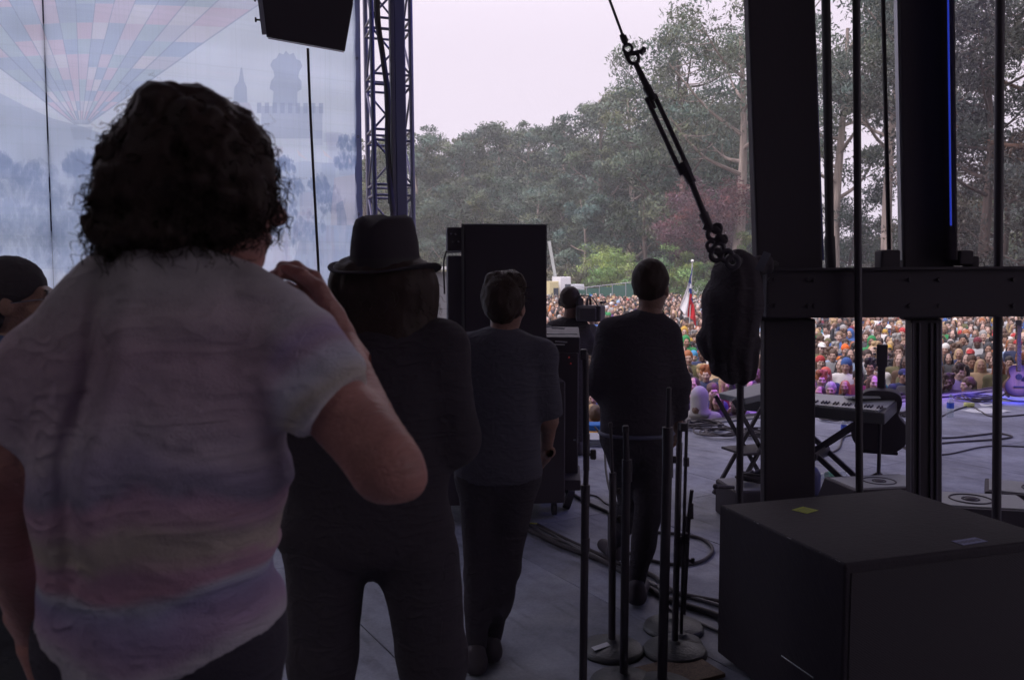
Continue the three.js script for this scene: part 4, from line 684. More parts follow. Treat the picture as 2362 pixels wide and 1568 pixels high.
{ // floor cases
  const c1 = F(1716, 1200), t = thing('floor_case', 'low black case heaped with cables beside the big box', 'case', c1, 0.12), h = 0.24;
  part('shell', box(0.42, h, 0.4, 0.012).translate(0.09, h / 2, -0.05), BLACK, t); part('lid_panel', box(0.4, 0.008, 0.37, 0.003).translate(0.09, h + 0.004, -0.05), M(C(0.22, 0.22, 0.25), 0.5), t);
  for (const x of [-0.1, 0.28]) part('corner', box(0.03, 0.03, 0.03, 0.006).translate(x, h - 0.01, 0.14), ALU, t);
  const pts = []; for (let i = 0; i < 46; i++) { const a = i * 0.8; pts.push(V(0.1 + Math.cos(a) * rr(0.06, 0.15), h + 0.03 + 0.0011 * i + rr(0, 0.015), -0.05 + Math.sin(a) * rr(0.05, 0.12))); }
  single('cable_heap', tube(pts, 0.009, 280, 6), RUBBER, 'tangled black cables heaped on the low floor case', 'cable', c1);
  single('microphone', merge([bar(V(0, 0, 0), V(-0.12, 0.012, 0.03), 0.011, 0.015), new THREE.SphereGeometry(0.02, 14, 10).translate(-0.135, 0.014, 0.034)]), STEEL, 'microphone lying over the edge of the low floor case', 'microphone', c1.clone().add(V(-0.1, h + 0.02, 0.1)));
  const j = F(1870, 1140); single('water_jug', lathe([[0.001, 0], [0.07, 0], [0.075, 0.02], [0.075, 0.16], [0.05, 0.21], [0.02, 0.23], [0.02, 0.25], [0.001, 0.25]]), M(C(0.06, 0.06, 0.2), 0.35), 'dark blue jug at the foot of the broad post', 'jug', j);
}
// ---------- bottles, papers, small stage litter ----------
{
  const PLASTIC = new THREE.MeshPhysicalMaterial({ color: C(0.86, 0.9, 0.92), roughness: 0.12, transmission: 0.85, thickness: 0 });
  const bottle = (u, v, turn, lie, cap, lab, label, s = 1) => {
    const t = thing('water_bottle', label, 'bottle', F(u, v), turn), tr = (g) => (lie ? g.translate(0, -0.12 * s, 0).rotateZ(Math.PI / 2).translate(0, 0.034 * s, 0) : g);
    part('shell', tr(lathe([[0.001, 0], [0.03, 0], [0.034, 0.01], [0.034, 0.07], [0.031, 0.09], [0.034, 0.11], [0.034, 0.15], [0.022, 0.19], [0.013, 0.2], [0.013, 0.215]].map((p) => p.map((q) => q * s)), 22)), PLASTIC, t);
    part('cap', tr(new THREE.CylinderGeometry(0.015 * s, 0.015 * s, 0.018 * s, 16).translate(0, 0.222 * s, 0)), M(cap, 0.5), t);
    part('label', tr(new THREE.CylinderGeometry(0.0348 * s, 0.0348 * s, 0.055 * s, 22, 1, true).translate(0, 0.12 * s, 0)), M(lab, 0.5, { side: THREE.DoubleSide }), t);
  };
  bottle(1915, 1108, 0.2, true, C(0.7, 0.7, 0.72), C(0.1, 0.32, 0.2), 'empty clear plastic bottle lying on the floor under the keyboard', 1.15);
  bottle(2192, 962, 0, false, C(0.3, 0.35, 0.5), C(0.03, 0.1, 0.65), 'clear bottle with a blue label standing near the stage lip past the ribbed post', 1.2);
  bottle(1946, 1008, 0, false, C(0.6, 0.62, 0.7), C(0.06, 0.12, 0.6), 'small bottle with a blue label standing beneath the keyboard', 0.9);
  const paper = (u, v, w, h, a, c, label) => { const g = new THREE.PlaneGeometry(w, h, 6, 6).rotateX(-Math.PI / 2), p = g.attributes.position; for (let i = 0; i < p.count; i++) p.setY(i, 0.006 + 0.006 * Math.sin(p.getX(i) * 30 + p.getZ(i) * 12)); g.computeVertexNormals(); const m = single('paper_sheet', g.rotateY(a), M(c, 0.8, { side: THREE.DoubleSide }), label, 'paper', F(u, v)); return m; };
  paper(2275, 948, 0.5, 0.34, 0.4, C(0.72, 0.74, 0.76), 'larger white sheet of paper on the floor beside the steel pole');
  paper(2284, 935, 0.24, 0.2, -0.3, C(0.7, 0.72, 0.72), 'smaller white sheet of paper behind the larger one near the lip');
  single('tape_roll', lathe([[0.03, 0], [0.065, 0], [0.065, 0.05], [0.03, 0.05], [0.03, 0]]), M(C(0.55, 0.58, 0.2), 0.6), 'pale yellow roll of tape by the papers near the stage lip', 'tape', F(2236, 938));
  single('folded_towel', box(0.34, 0.07, 0.24, 0.03), M(C(0.03, 0.16, 0.5), 0.95), 'bright blue folded towel at the stage lip between the dark figures', 'towel', F(1371, 1000).add(V(0, 0.08, 0)));
  { const g = []; for (let i = 0; i < 3; i++) g.push(box(0.62 - i * 0.04, 0.02, 0.4, 0.005).translate(0, 0.015 + i * 0.025, 0)); single('flat_case', merge(g), M(C(0.32, 0.34, 0.4), 0.5), 'stack of flat grey trays lying at the stage lip between the dark figures', 'trays', F(1385, 1022)); }
  const board = (u, v, w, d, a, label) => single('plywood_scrap', box(w, 0.018, d, 0.003).translate(0, 0.009, 0).rotateY(a), M(C(0.32, 0.22, 0.16), 0.8, { map: grain }), label, 'board', F(u, v));
  board(1545, 1560, 0.42, 0.22, 0.45, 'piece of bare plywood under the nearest round stand base'); board(1460, 1590, 0.3, 0.16, 0.15, 'smaller strip of plywood at the bottom edge below the stands');
  single('tape_flag', box(0.05, 0.006, 0.016, 0.002).rotateY(-0.3), M(C(0.5, 0.5, 0.05), 0.7), 'scrap of yellow tape on the cable run by the dark trousers', 'tape', F(1230, 1217).add(V(0, 0.03, 0)));
}

// ---------- microphone stands in front ----------
function stand(name, uBase, vBase, d, poles, o, label) {
  const at = uBase === null ? V(P(poles[0][0], 640, d).x, 0, -d) : F(uBase, vBase), t = thing(name, label, 'microphone stand', at, 0, 'spare microphone stands bunched beside the black box');
  const R = o.r ?? 0.145;
  part('base', lathe([[0.001, 0], [R, 0], [R, 0.012], [R * 0.93, 0.028], [R * 0.5, 0.042], [0.03, 0.05], [0.024, 0.06], [0.001, 0.06]], 40), M(C(0.075, 0.078, 0.085), 0.42, { bumpMap: grain, bumpScale: 0.002 }), t);
  for (const [u0, v0, u1, v1, w, m] of poles) part('tube', bar(v0 === null ? V(0, 0.05, 0) : L(t, P(u0, v0, d)), L(t, P(u1, v1, d)), px(w / 2, d)), m ? CHROME : DARKMETAL, t);
  for (const [u, v0, v1, w] of o.clutch ?? []) part('clutch', bar(L(t, P(u, v1, d)), L(t, P(u, v0, d)), px(w / 2, d)), STEEL, t);
  for (const [u, v, w] of o.knob ?? []) { const k = part('knob', box(px(w, d), px(w * 1.7, d), px(w, d), px(w * 0.3, d)).translate(...L(t, P(u, v, d)).toArray()), RUBBER, t); part('screw', bar(L(t, P(u, v, d)), L(t, P(u - 16, v, d)), px(4, d)), STEEL, k); }
  for (const [u, v, w, h] of o.clip ?? []) part('clip', box(px(w, d), px(h, d), px(w, d), px(w * 0.25, d)).translate(...L(t, P(u, v, d)).toArray()), STEEL, t);
  if (o.gaffer) part('tape_strip', box(0.085, 0.003, 0.03, 0.001).rotateY(0.5).rotateX(0.16).translate(-0.055, 0.047, 0.05), M(C(0.6, 0.62, 0.68), 0.5), t);
  return t;
}
stand('mic_stand', null, 0, 3.35, [[1350, null, 1350, 1140, 19], [1350, 1142, 1352, 1080, 13], [1352, 1085, 1350, 815, 15]], { clutch: [[1350, 1118, 1160, 22], [1352, 1000, 1052, 17], [1350, 1240, 1270, 21]], knob: [[1368, 1048, 14]], clip: [[1346, 818, 16, 26]] }, 'nearest microphone stand, a thick pole standing apart beside the cluster, its knob D-shaped');
stand('mic_stand', 1411, 1503, 4.0, [[1411, null, 1413, 1105, 17], [1413, 1110, 1408, 978, 7]], { gaffer: true, clutch: [[1413, 1090, 1140, 17], [1411, 1180, 1262, 20]], knob: [[1428, 1133, 9], [1430, 1197, 11]], clip: [[1408, 980, 9, 12]] }, 'microphone stand whose round base carries a strip of pale tape');
stand('mic_stand', null, 0, 3.5, [[1447, null, 1445, 1060, 20], [1445, 1062, 1443, 985, 14]], { clutch: [[1446, 1060, 1110, 24]], clip: [[1443, 990, 15, 18]] }, 'microphone stand in front of the walking man trousers, its base below the frame');
stand('mic_stand', null, 0, 3.45, [[1539, null, 1541, 990, 24], [1541, 992, 1543, 895, 12]], { clutch: [[1540, 985, 1100, 26]], knob: [[1556, 1060, 10]], clip: [[1543, 900, 8, 14]] }, 'thickest stand of the cluster, a broad pole leaving the bottom edge');
stand('mic_stand', 1556, 1506, 4.0, [[1562, null, 1567, 1020, 15], [1567, 1022, 1569, 975, 11]], { clutch: [[1565, 1240, 1300, 17]], knob: [[1580, 1240, 15]] }, 'microphone stand rising from the round base second from the box foot');
stand('mic_stand', 1553, 1452, 4.25, [[1574, 1455, 1588, 1190, 12], [1588, 1195, 1596, 1130, 9]], { clutch: [[1594, 1160, 1196, 12], [1583, 1285, 1305, 14], [1575, 1430, 1450, 17]], knob: [[1598, 1293, 8], [1592, 1434, 8]] }, 'shortest thin stand, its tilted pole on the round base farthest back');
stand('mic_stand', null, 0, 3.9, [[1583, null, 1584, 975, 8]], { r: 0.1, clutch: [[1583, 1055, 1075, 14]], clip: [[1577, 985, 18, 20]] }, 'slender stand just behind the thick pole beside the pale floor gap');

// ---------- cables on the floor ----------
function floorCable(pts, r, label, mat = RUBBER, name = 'floor_cable') { const q = pts.map(([u, v, y]) => F(u, v).add(V(0, r + (y ?? 0), 0))); return single(name, tube(q.map((p) => p.clone().sub(q[0])), r, q.length * 10, 7), mat, label, 'cable', q[0]); }
const GREYCAB = M(C(0.13, 0.125, 0.14), 0.5);
floorCable([[1120, 1190], [1225, 1230], [1290, 1262], [1390, 1300], [1470, 1345], [1540, 1388], [1650, 1425], [1760, 1470]], 0.017, 'thickest black cable of the bundle crossing the floor behind the stands');
floorCable([[1120, 1180], [1228, 1218], [1262, 1240], [1310, 1256], [1380, 1290], [1460, 1332], [1540, 1365], [1650, 1398], [1760, 1430]], 0.011, 'grey cable along the top of the bundle crossing the floor', GREYCAB);
floorCable([[1210, 1206], [1260, 1228], [1320, 1262], [1400, 1306], [1480, 1338], [1500, 1345], [1522, 1362], [1534, 1395], [1552, 1412], [1640, 1452], [1760, 1500]], 0.009, 'grey cable that bends away round the walking man shoe', GREYCAB);
floorCable([[1240, 1215], [1300, 1246], [1378, 1282], [1440, 1310], [1500, 1330], [1560, 1372], [1640, 1390], [1760, 1410]], 0.014, 'black cable in the middle of the bundle crossing the floor');
floorCable([[1440, 1275], [1500, 1296], [1560, 1306], [1612, 1300], [1640, 1282], [1642, 1266], [1618, 1246], [1570, 1236], [1520, 1232], [1470, 1230]], 0.011, 'stiff black cable lying in an open loop beside the big box');
floorCable([[1300, 1128], [1345, 1158], [1400, 1184], [1450, 1205]], 0.013, 'straight black cable running from the console caster behind the nearest stand');
floorCable([[1325, 1096], [1352, 1140], [1376, 1146], [1402, 1165], [1440, 1172]], 0.006, 'thin cable sagging across the floor from the console corner');
{ const q = [P(1372, 985, 5.2), P(1390, 1010, 5.0), P(1398, 1090, 4.6), P(1410, 1140, 4.3), P(1425, 1166, 4.2)]; single('loose_cable', tube(q.map((p) => p.clone().sub(q[0])), 0.006, 40), RUBBER, 'loose cable drooping to the clutch of the taped stand', 'cable', q[0]); }
const coil = (u, v, R, n, label) => { const pts = [], c = F(u, v); for (let i = 0; i < n * 12; i++) { const a = i * 6.2832 / 12, r = R * (0.78 + 0.25 * noise(i * 0.4, u, 1)); pts.push(V(Math.cos(a) * r + 0.05 * noise(i * 0.1, 2, v), 0.012 + 0.03 * rnd() + i * 0.0006, Math.sin(a) * r)); } pts.push(V(R * 1.6, 0.012, R * 0.3), V(R * 2.6, 0.012, R * 0.1)); single('cable_coil', tube(pts, 0.009, pts.length * 5, 5), RUBBER, label, 'cable', c); };
coil(1618, 990, 0.24, 7, 'flat coil of black cable lying against the stage lip'); coil(1655, 1006, 0.26, 5, 'looser coil of black cable just in front of the coil at the lip'); coil(1745, 1008, 0.18, 6, 'knot of black cable behind the broad post at floor level'); coil(1925, 970, 0.2, 6, 'heap of black cable under the keyboard'); coil(2085, 962, 0.16, 5, 'small cable coil at the lip by the ribbed post'); coil(2255, 925, 0.3, 5, 'spread coil of black cable at the lip beside the papers');
floorCable([[2080, 1008], [2180, 1012], [2270, 1004], [2300, 1001], [2335, 1008], [2312, 1014], [2200, 1022], [2080, 1034]], 0.010, 'black cable lying in a long flat loop across the blue-lit floor');
floorCable([[2160, 968], [2210, 945], [2240, 938], [2262, 950], [2290, 962], [2400, 955]], 0.009, 'black cable trailing past the papers');
floorCable([[1760, 1085], [1850, 1070], [1930, 1040], [1965, 1005], [2090, 1012]], 0.009, 'black cable curving under the keyboard stand');
floorCable([[2060, 1020], [2100, 1040], [2165, 1050], [2290, 1030], [2420, 1035]], 0.007, 'thin cable low across the floor beyond the ribbed post');
floorCable([[1660, 1187], [1690, 1190], [1730, 1195]], 0.005, 'short thin cable end on the floor by the low case');
for (let k = 0; k < 4; k++) floorCable([[1560, 985 - k * 2], [1700, 966 - k * 2], [1900, 944 - k * 2.5], [2100, 921 - k * 3], [2200, 912 - k * 3], [2330, 898 - k * 3], [2460, 884 - k * 3]].map(([u, v], i) => [u, v + 5 * noise(i * 1.3, k * 7, 2) + 3, 0]), 0.013, ['outermost', 'second', 'third', 'innermost'][3 - k] + ' black cable of the run along the stage lip');

// ---------- stage lamps hung out of view whose light falls on the crowd, floor and guitar ----------
function parCan(at, aim, color, power, angle, label) {
  const t = thing('stage_lamp', label, 'stage lamp', at), d = aim.clone().sub(at).normalize(), q = new THREE.Quaternion().setFromUnitVectors(V(0, -1, 0), d), o = (g) => g.applyQuaternion(q);
  part('can', o(new THREE.CylinderGeometry(0.11, 0.13, 0.4, 24, 1, true).translate(0, 0.1, 0)), M(C(0.05, 0.05, 0.05), 0.6, { side: THREE.DoubleSide }), t);
  part('lamp_lens', o(new THREE.CylinderGeometry(0.11, 0.11, 0.02, 24).translate(0, 0.02, 0)), M(C(0.1, 0.1, 0.1), 0.3, { emissive: color, emissiveIntensity: 1.5 }), t);
  part('yoke', merge([bar(V(-0.16, 0, 0), V(-0.16, 0.35, 0), 0.012), bar(V(0.16, 0, 0), V(0.16, 0.35, 0), 0.012), bar(V(-0.16, 0.35, 0), V(0.16, 0.35, 0), 0.012), bar(V(0, 0.35, 0), V(0, 0.75, 0), 0.015)]), STEEL, t);
  const s = new THREE.SpotLight(color, power, 0, angle, 0.7, 2); s.position.copy(at).addScaledVector(d, 0.1); s.target.position.copy(aim); s.castShadow = true; s.shadow.radius = 5; scene.add(s, s.target);
}
parCan(S(1.5, -0.8, 7.45), P(1640, 900, 12.4), C(0.36, 0.07, 1), 150, 0.26, 'purple stage lamp on the front truss aimed at the crowd by the lip');
parCan(S(5, -0.8, 7.45), P(1930, 870, 13.2), C(0.36, 0.07, 1), 270, 0.30, 'purple stage lamp on the front truss aimed at the crowd behind the keyboard');
parCan(S(8.2, -0.8, 7.45), P(2190, 880, 14.2), C(0.36, 0.14, 1), 190, 0.26, 'violet stage lamp on the front truss aimed past the ribbed post');
parCan(S(5.5, -8, 7.45), P(2350, 870, 11.8), C(0.08, 0.08, 1), 900, 0.06, 'blue stage lamp on the rear truss aimed at the acoustic guitar');
parCan(S(6.5, -6, 7.45), P(2190, 1000, 8.6), C(0.22, 0.24, 1), 34, 0.5, 'blue stage lamp on the rear truss washing the floor');
parCan(S(0.5, -0.8, 7.45), P(925, 300, 9.2), C(0.06, 0.08, 1), 22, 0.3, 'blue stage lamp on the front truss aimed at the truss tower');
// ---------- people ----------
const SKIN = [C(0.45, 0.29, 0.235), C(0.52, 0.36, 0.30), C(0.36, 0.21, 0.15), C(0.20, 0.11, 0.075), C(0.10, 0.055, 0.04)];
const mergeI = (gs) => mergeGeometries(gs, false);
const yawQ = (y, p = 0, r = 0) => new THREE.Quaternion().setFromEuler(new THREE.Euler(p, y, r, 'YXZ'));
function headPrims(c, q, s = 1) {
  const at = (x, y, z) => V(x, y, z).multiplyScalar(s).applyQuaternion(q).add(c), e = (x, y, z, rx, ry, rz, k = 0.03) => ell(at(x, y, z), rx * s, ry * s, rz * s, q, k * s), k = (a, b, ra, rb, kk = 0.02) => cap(at(...a), at(...b), ra * s, rb * s, kk * s);
  return [e(0, 0.03, 0.012, 0.076, 0.098, 0.094), e(0, -0.05, -0.026, 0.056, 0.064, 0.062), k([0, 0.004, -0.09], [0, -0.03, -0.107], 0.010, 0.014), k([-0.034, 0.026, -0.08], [0.034, 0.026, -0.08], 0.016, 0.016),
    e(0.038, -0.022, -0.06, 0.03, 0.03, 0.03), e(-0.038, -0.022, -0.06, 0.03, 0.03, 0.03), e(0, -0.094, -0.06, 0.024, 0.02, 0.022), e(0, -0.06, -0.086, 0.024, 0.006, 0.010, 0.008), e(0, -0.07, -0.084, 0.02, 0.007, 0.010, 0.008),
    e(0.079, -0.006, 0.014, 0.010, 0.032, 0.02, 0.012), e(-0.079, -0.006, 0.014, 0.010, 0.032, 0.02, 0.012)];
}
function faceMarks(c, q, s = 1) { // eyes, brows, lips as meshes of their own
  const at = (x, y, z) => V(x, y, z).multiplyScalar(s).applyQuaternion(q).add(c), o = (g, x, y, z) => g.scale(s, s, s).applyQuaternion(q).translate(...at(x, y, z).toArray());
  return { eye: [-1, 1].map((k) => o(new THREE.SphereGeometry(0.0135, 12, 8).scale(1.1, 0.7, 0.7), k * 0.031, 0.004, -0.079)), pupil: [-1, 1].map((k) => o(new THREE.SphereGeometry(0.006, 8, 6), k * 0.031, 0.004, -0.0862)), brow: [-1, 1].map((k) => o(new THREE.CapsuleGeometry(0.004, 0.026, 3, 8).rotateZ(1.57 + k * 0.12), k * 0.032, 0.03, -0.093)) };
}
function handPrims(w, dir, normal, curl, thumbSide, s = 1) {
  const d = dir.clone().normalize(), n = normal.clone().addScaledVector(d, -normal.dot(d)).normalize(), t = d.clone().cross(n).multiplyScalar(thumbSide), out = [], at = (a, b, c) => w.clone().addScaledVector(d, a * s).addScaledVector(t, b * s).addScaledVector(n, c * s);
  [[0.036, 0.092, 0.072], [0.013, 0.096, 0.08], [-0.011, 0.093, 0.074], [-0.033, 0.084, 0.058]].forEach(([x, kn, len], i) => {
    out.push(cap(at(0.0, x * 0.5, 0), at(kn, x, 0), 0.017 * s, 0.0125 * s, 0.02)); let p = at(kn, x, 0), a = curl * (0.5 + 0.12 * i);
    [0.46, 0.3, 0.24].forEach((f, j) => { const e = p.clone().addScaledVector(d, Math.cos(a) * len * f * s).addScaledVector(n, Math.sin(a) * len * f * s); out.push(cap(p, e, (0.0094 - j * 0.0007) * s, (0.0088 - j * 0.0008) * s, 0.006)); p = e; a += curl * 0.85; });
  });
  const a = at(0.022, 0.03, 0.004), b = at(0.055, 0.062, 0.018), c = at(0.085, 0.068, 0.034), e = at(0.108, 0.06, 0.046); out.push(cap(a, b, 0.016 * s, 0.012 * s, 0.015), cap(b, c, 0.0115 * s, 0.0100 * s, 0.008), cap(c, e, 0.010 * s, 0.0085 * s, 0.006));
  return out;
}
// j: joints in the person's own axes (feet at y = 0)
function bodyPrims(j, s) {
  const o = [ell(j.chest, j.cw, 0.2 * s, j.cd ?? 0.115 * s, null, 0.09), ell(j.waist, j.ww, 0.15 * s, (j.wd ?? 0.105) * s, null, 0.09), ell(j.pelvis, j.pw, 0.13 * s, 0.118 * s, null, 0.08),
    cap(j.neck, j.head.clone().add(V(0, -0.06 * s, 0.012 * s).applyQuaternion(j.hq)), 0.058 * s, 0.05 * s, 0.04)];
  for (const k of ['L', 'R']) o.push(cap(j.neck.clone().add(V(0, -0.045 * s, 0)), j['sh' + k], 0.05 * s, 0.056 * s, 0.07), cap(j['sh' + k], j['el' + k], (j.ar ?? 0.05) * s, (j.ar ?? 0.05) * 0.8 * s, 0.05), cap(j['el' + k], j['wr' + k], (j.ar ?? 0.05) * 0.78 * s, 0.027 * s, 0.025),
    cap(j['hip' + k], j['kn' + k], (j.lr ?? 0.085) * s, (j.kr ?? 0.058) * s, 0.06), cap(j['kn' + k], j['an' + k], (j.kr ?? 0.053) * 0.98 * s, (j.kr ? j.kr * 0.7 : 0.036) * s, 0.03), ell(j['kn' + k].clone().lerp(j['an' + k], 0.33).add(V(0, 0, 0.018 * s)), 0.046 * s, 0.11 * s, 0.048 * s, null, 0.04));
  for (const e of j.extra ?? []) o.push(e);
  return o;
}
const torso = (j, s, g) => bodyPrims(j, s).filter((_, i) => i < 3 || i === 4 || i === 10).map((o) => ({ ...o, grow: g }));
function sleeve(a, b, ra, rb, to) { // capsule cut off square at share `to` of its length
  const o = cap(a, b, ra, rb), n = b.clone().sub(a), len = n.length(); n.normalize();
  return { f: (x, y, z) => Math.max(sd(o, x, y, z), (x - a.x) * n.x + (y - a.y) * n.y + (z - a.z) * n.z - to * len), o };
}
const skinTone2 = noiseTex(256, 256, (x, y) => { const k = 0.84 + 0.16 * tnoise(x * 8, y * 8, 8, 21), q = 0.06 * tnoise(x * 50, y * 50, 50, 22); return [k + q, k * 0.96 + q, k * 0.94 + q]; }, true);
function figure(t, j, o) {
  const s = o.s, cell = o.cell ?? 0.014, bp = bodyPrims(j, s), hp = headPrims(j.head, j.hq, s), feet = ['L', 'R'].map((k) => [j['an' + k].clone().add(V(0, -0.045 * s, 0.03 * s)), j['an' + k].clone().add((j['toe' + k] ?? V(0, 0, -1)).clone().multiplyScalar(0.17 * s)).add(V(0, -0.055 * s, 0))]);
  const skin = new THREE.MeshPhysicalMaterial({ color: o.skin ?? SKIN[0], roughness: 0.5, bumpMap: grain, bumpScale: 0.0022, map: skinTone2 });
  // body: trunk, limbs, head and hands joined to one mesh
  const hands = ['L', 'R'].filter((k) => j['hand' + k]).map((k) => { const h = j['hand' + k], hpz = handPrims(j['wr' + k], h.d, h.n, h.curl, h.t, s); return nets(union([...hpz, cap(j['wr' + k].clone().addScaledVector(h.d.clone().normalize(), -0.06), j['wr' + k], 0.027 * s, 0.024 * s)], 0.012), bounds(hpz, 0.03), o.handCell ?? 0.005); });
  const body = part('body', mergeI([nets(union(bp, 0.05), bounds(bp), cell * 1.25), nets(union([...hp, bp[3]], 0.02), bounds(hp, 0.02), o.headCell ?? 0.006), ...hands]), skin, t);
  const fm = faceMarks(j.head, j.hq, s), W = M(C(0.6, 0.58, 0.56), 0.3), D = M(C(0.05, 0.035, 0.03), 0.5);
  fm.eye.forEach((g) => part('eye', g, W, body)); fm.brow.forEach((g) => part('eyebrow', g, D, body));
  // shirt
  const sh = o.shirt; if (sh) {
    const g = sh.grow ?? 0.016, tp = torso(j, s, g), sl = [];
    for (const k of ['L', 'R']) { const r = (j.ar ?? 0.05) * s + g + (sh.loose ?? 0.004); const a = sleeve(j['sh' + k], j['el' + k], r, r * 0.92 + (sh.flare ?? 0), sh.long ? 2 : sh.to ?? 0.7); sl.push(a); if (sh.long) sl.push(sleeve(j['el' + k], j['wr' + k], r * 0.9, r * 0.66, 0.97)); }
    const base = union(tp, 0.08), f0 = (x, y, z) => { let d = base(x, y, z); for (const a of sl) d = smin(d, a.f(x, y, z), 0.035); return d; };
    const wr = sh.wrinkle ?? ((x, y, z) => 0.007 * fbm(x * 7, y * 14, z * 7, 2)); const hem = sh.hem, f1 = (x, y, z) => f0(x, y, z) + wr(x, y, z);
    const f = above(f1, hem[0], hem[1] ?? 0), all = [...tp, ...sl.map((a) => a.o)];
    const geo = nets(f, bounds(all, 0.05), sh.cell ?? cell); if (sh.color3) colored(geo, sh.color3);
    const m = part('shirt', geo, sh.mat, t); if (sh.after) sh.after(m, f);
    if (sh.collar !== false) { const c = j.neck.clone().add(V(0, 0.012 * s, -0.004)); part('collar', new THREE.TorusGeometry(0.066 * s, 0.011 * s, 8, 26).rotateX(Math.PI / 2 + 0.25).translate(c.x, c.y, c.z), sh.collarMat ?? sh.mat, m); }
  }
  const tr = o.trousers; if (tr) {
    const tp = bp.filter((_, i) => i === 2 || [7, 8, 9, 13, 14, 15].includes(i)).map((q) => ({ ...q, grow: tr.grow ?? 0.014 })), f0 = union(tp, 0.05), w = (x, y, z) => f0(x, y, z) + 0.007 * fbm(x * 9, y * 16, z * 9, 2);
    part('trousers', nets(below(above(w, 0.05 + Math.min(j.anL.y, j.anR.y) - 0.06), tr.top), bounds(tp, 0.04), cell * 1.15), tr.mat, t);
    if (tr.belt) part('belt', new THREE.TorusGeometry(1, 0.11, 6, 40).scale(j.pw + 0.012, 0.13 * s, 0.11).rotateX(Math.PI / 2).translate(j.pelvis.x, tr.top - 0.03, j.pelvis.z), tr.belt, t);
  }
  feet.forEach(([a, b]) => { const l = [cap(a, b, 0.045 * s, 0.038 * s), cap(a.clone().add(V(0, 0.05 * s, 0)), a, 0.042 * s, 0.046 * s)]; part('shoe', nets(above(union(l, 0.03), Math.max(0.004, a.y - 0.042 * s)), bounds(l), 0.011), o.shoe ?? BLACK, t); });
  return { body };
}
function hairCap(j, s, o = {}) { // short hair with a rough surface
  const at = (x, y, z) => V(x, y, z).multiplyScalar(s).applyQuaternion(j.hq).add(j.head), list = [ell(at(0, 0.038, 0.024), (o.rx ?? 0.086) * s, (o.ry ?? 0.104) * s, (o.rz ?? 0.1) * s, j.hq), ...(o.extra ?? []).map(([x, y, z, r]) => ell(at(x, y, z), r * s, r * s, r * s)) ], cut = ell(at(0, o.cutY ?? -0.045, -0.088), 0.074 * s, (o.cutR ?? 0.105) * s, 0.062 * s, j.hq), f0 = union(list, 0.03), ears = [ell(at(0.085, -0.02, 0.0), 0.03 * s, 0.04 * s, 0.03 * s), ell(at(-0.085, -0.02, 0.0), 0.03 * s, 0.04 * s, 0.03 * s)];
  const iq = j.hq.clone().invert(), amp = o.amp ?? 0.006, fr = o.fr ?? 60;
  const f = (x, y, z) => { _h.set(x - j.head.x, y - j.head.y, z - j.head.z).applyQuaternion(iq); const nape = -0.075 * s - _h.y; return Math.max(f0(x, y, z) + amp * fbm(x * fr, y * fr * 0.6, z * fr, 2), -sd(cut, x, y, z), -sd(ears[0], x, y, z), -sd(ears[1], x, y, z), (o.nape ?? nape)); };
  return nets(f, bounds(list, 0.03), o.cell ?? 0.006);
}
const _h = V(0, 0, 0);
function strands(list, n, o) { // fine curls standing off a hair volume
  const pos = [], idx = [], f = union(list, 0.04), bb = bounds(list, 0), size = bb.getSize(V()); let made = 0, tries = 0;
  while (made < n && tries++ < n * 60) {
    const p = bb.min.clone().add(V(rnd() * size.x, rnd() * size.y, rnd() * size.z)), d = f(p.x, p.y, p.z); if (d > 0.006 || d < -0.022) continue; if (o.skip && o.skip(p)) continue;
    const e = 0.004, g = V(f(p.x + e, p.y, p.z) - d, f(p.x, p.y + e, p.z) - d, f(p.x, p.y, p.z + e) - d).normalize(); p.addScaledVector(g, -d - 0.006);
    const fall = g.clone().multiplyScalar(o.out ?? 0.5).add(V(0, -(o.down ?? 0.7), 0)).add(V(rr(-1, 1), rr(-1, 1), rr(-1, 1)).multiplyScalar(o.wild ?? 0.7)).normalize(), side = fall.clone().cross(V(rr(-1, 1), rr(-1, 1), rr(-1, 1))).normalize(), up = side.clone().cross(fall), len = o.len * rr(0.5, 1.3), R = o.curl * rr(0.5, 1.4), turns = o.turns * rr(0.5, 1.3), r0 = o.r * rr(0.7, 1.3), seg = 18, ph = rr(0, 6.28), flyaway = rnd() < (o.fly ?? 0.04) ? 1.6 : 1, b0 = pos.length / 3;
    for (let i = 0; i <= seg; i++) { const k = i / seg, a = ph + k * turns * 6.2832, rad = R * Math.min(1, k * 3), c = p.clone().addScaledVector(fall, k * len * flyaway).addScaledVector(g, flyaway > 1 ? k * 0.012 : 0).addScaledVector(side, Math.cos(a) * rad).addScaledVector(up, Math.sin(a) * rad), r = r0 * (1 - 0.6 * k);
      for (let q = 0; q < 3; q++) { const b = q * 2.094, v = c.clone().addScaledVector(side, Math.cos(b) * r).addScaledVector(g, Math.sin(b) * r); pos.push(v.x, v.y, v.z); }
      if (i < seg) for (let q = 0; q < 3; q++) { const a0 = b0 + i * 3 + q, a1 = b0 + i * 3 + (q + 1) % 3; idx.push(a0, a1, a0 + 3, a1, a1 + 3, a0 + 3); } }
    made++;
  }
  const g = new THREE.BufferGeometry(); g.setAttribute('position', new THREE.Float32BufferAttribute(pos, 3)); g.setIndex(idx); g.computeVertexNormals(); g.setAttribute('uv', new THREE.BufferAttribute(new Float32Array(pos.length / 3 * 2), 2)); return g;
}
const HAIRDARK = new THREE.MeshPhysicalMaterial({ color: C(0.045, 0.027, 0.025), roughness: 0.6, specularIntensity: 0.5 });
function person(u, d, label) { const p = P(u, HORIZON, d).setY(0); return thing('person', label, 'person', p); }

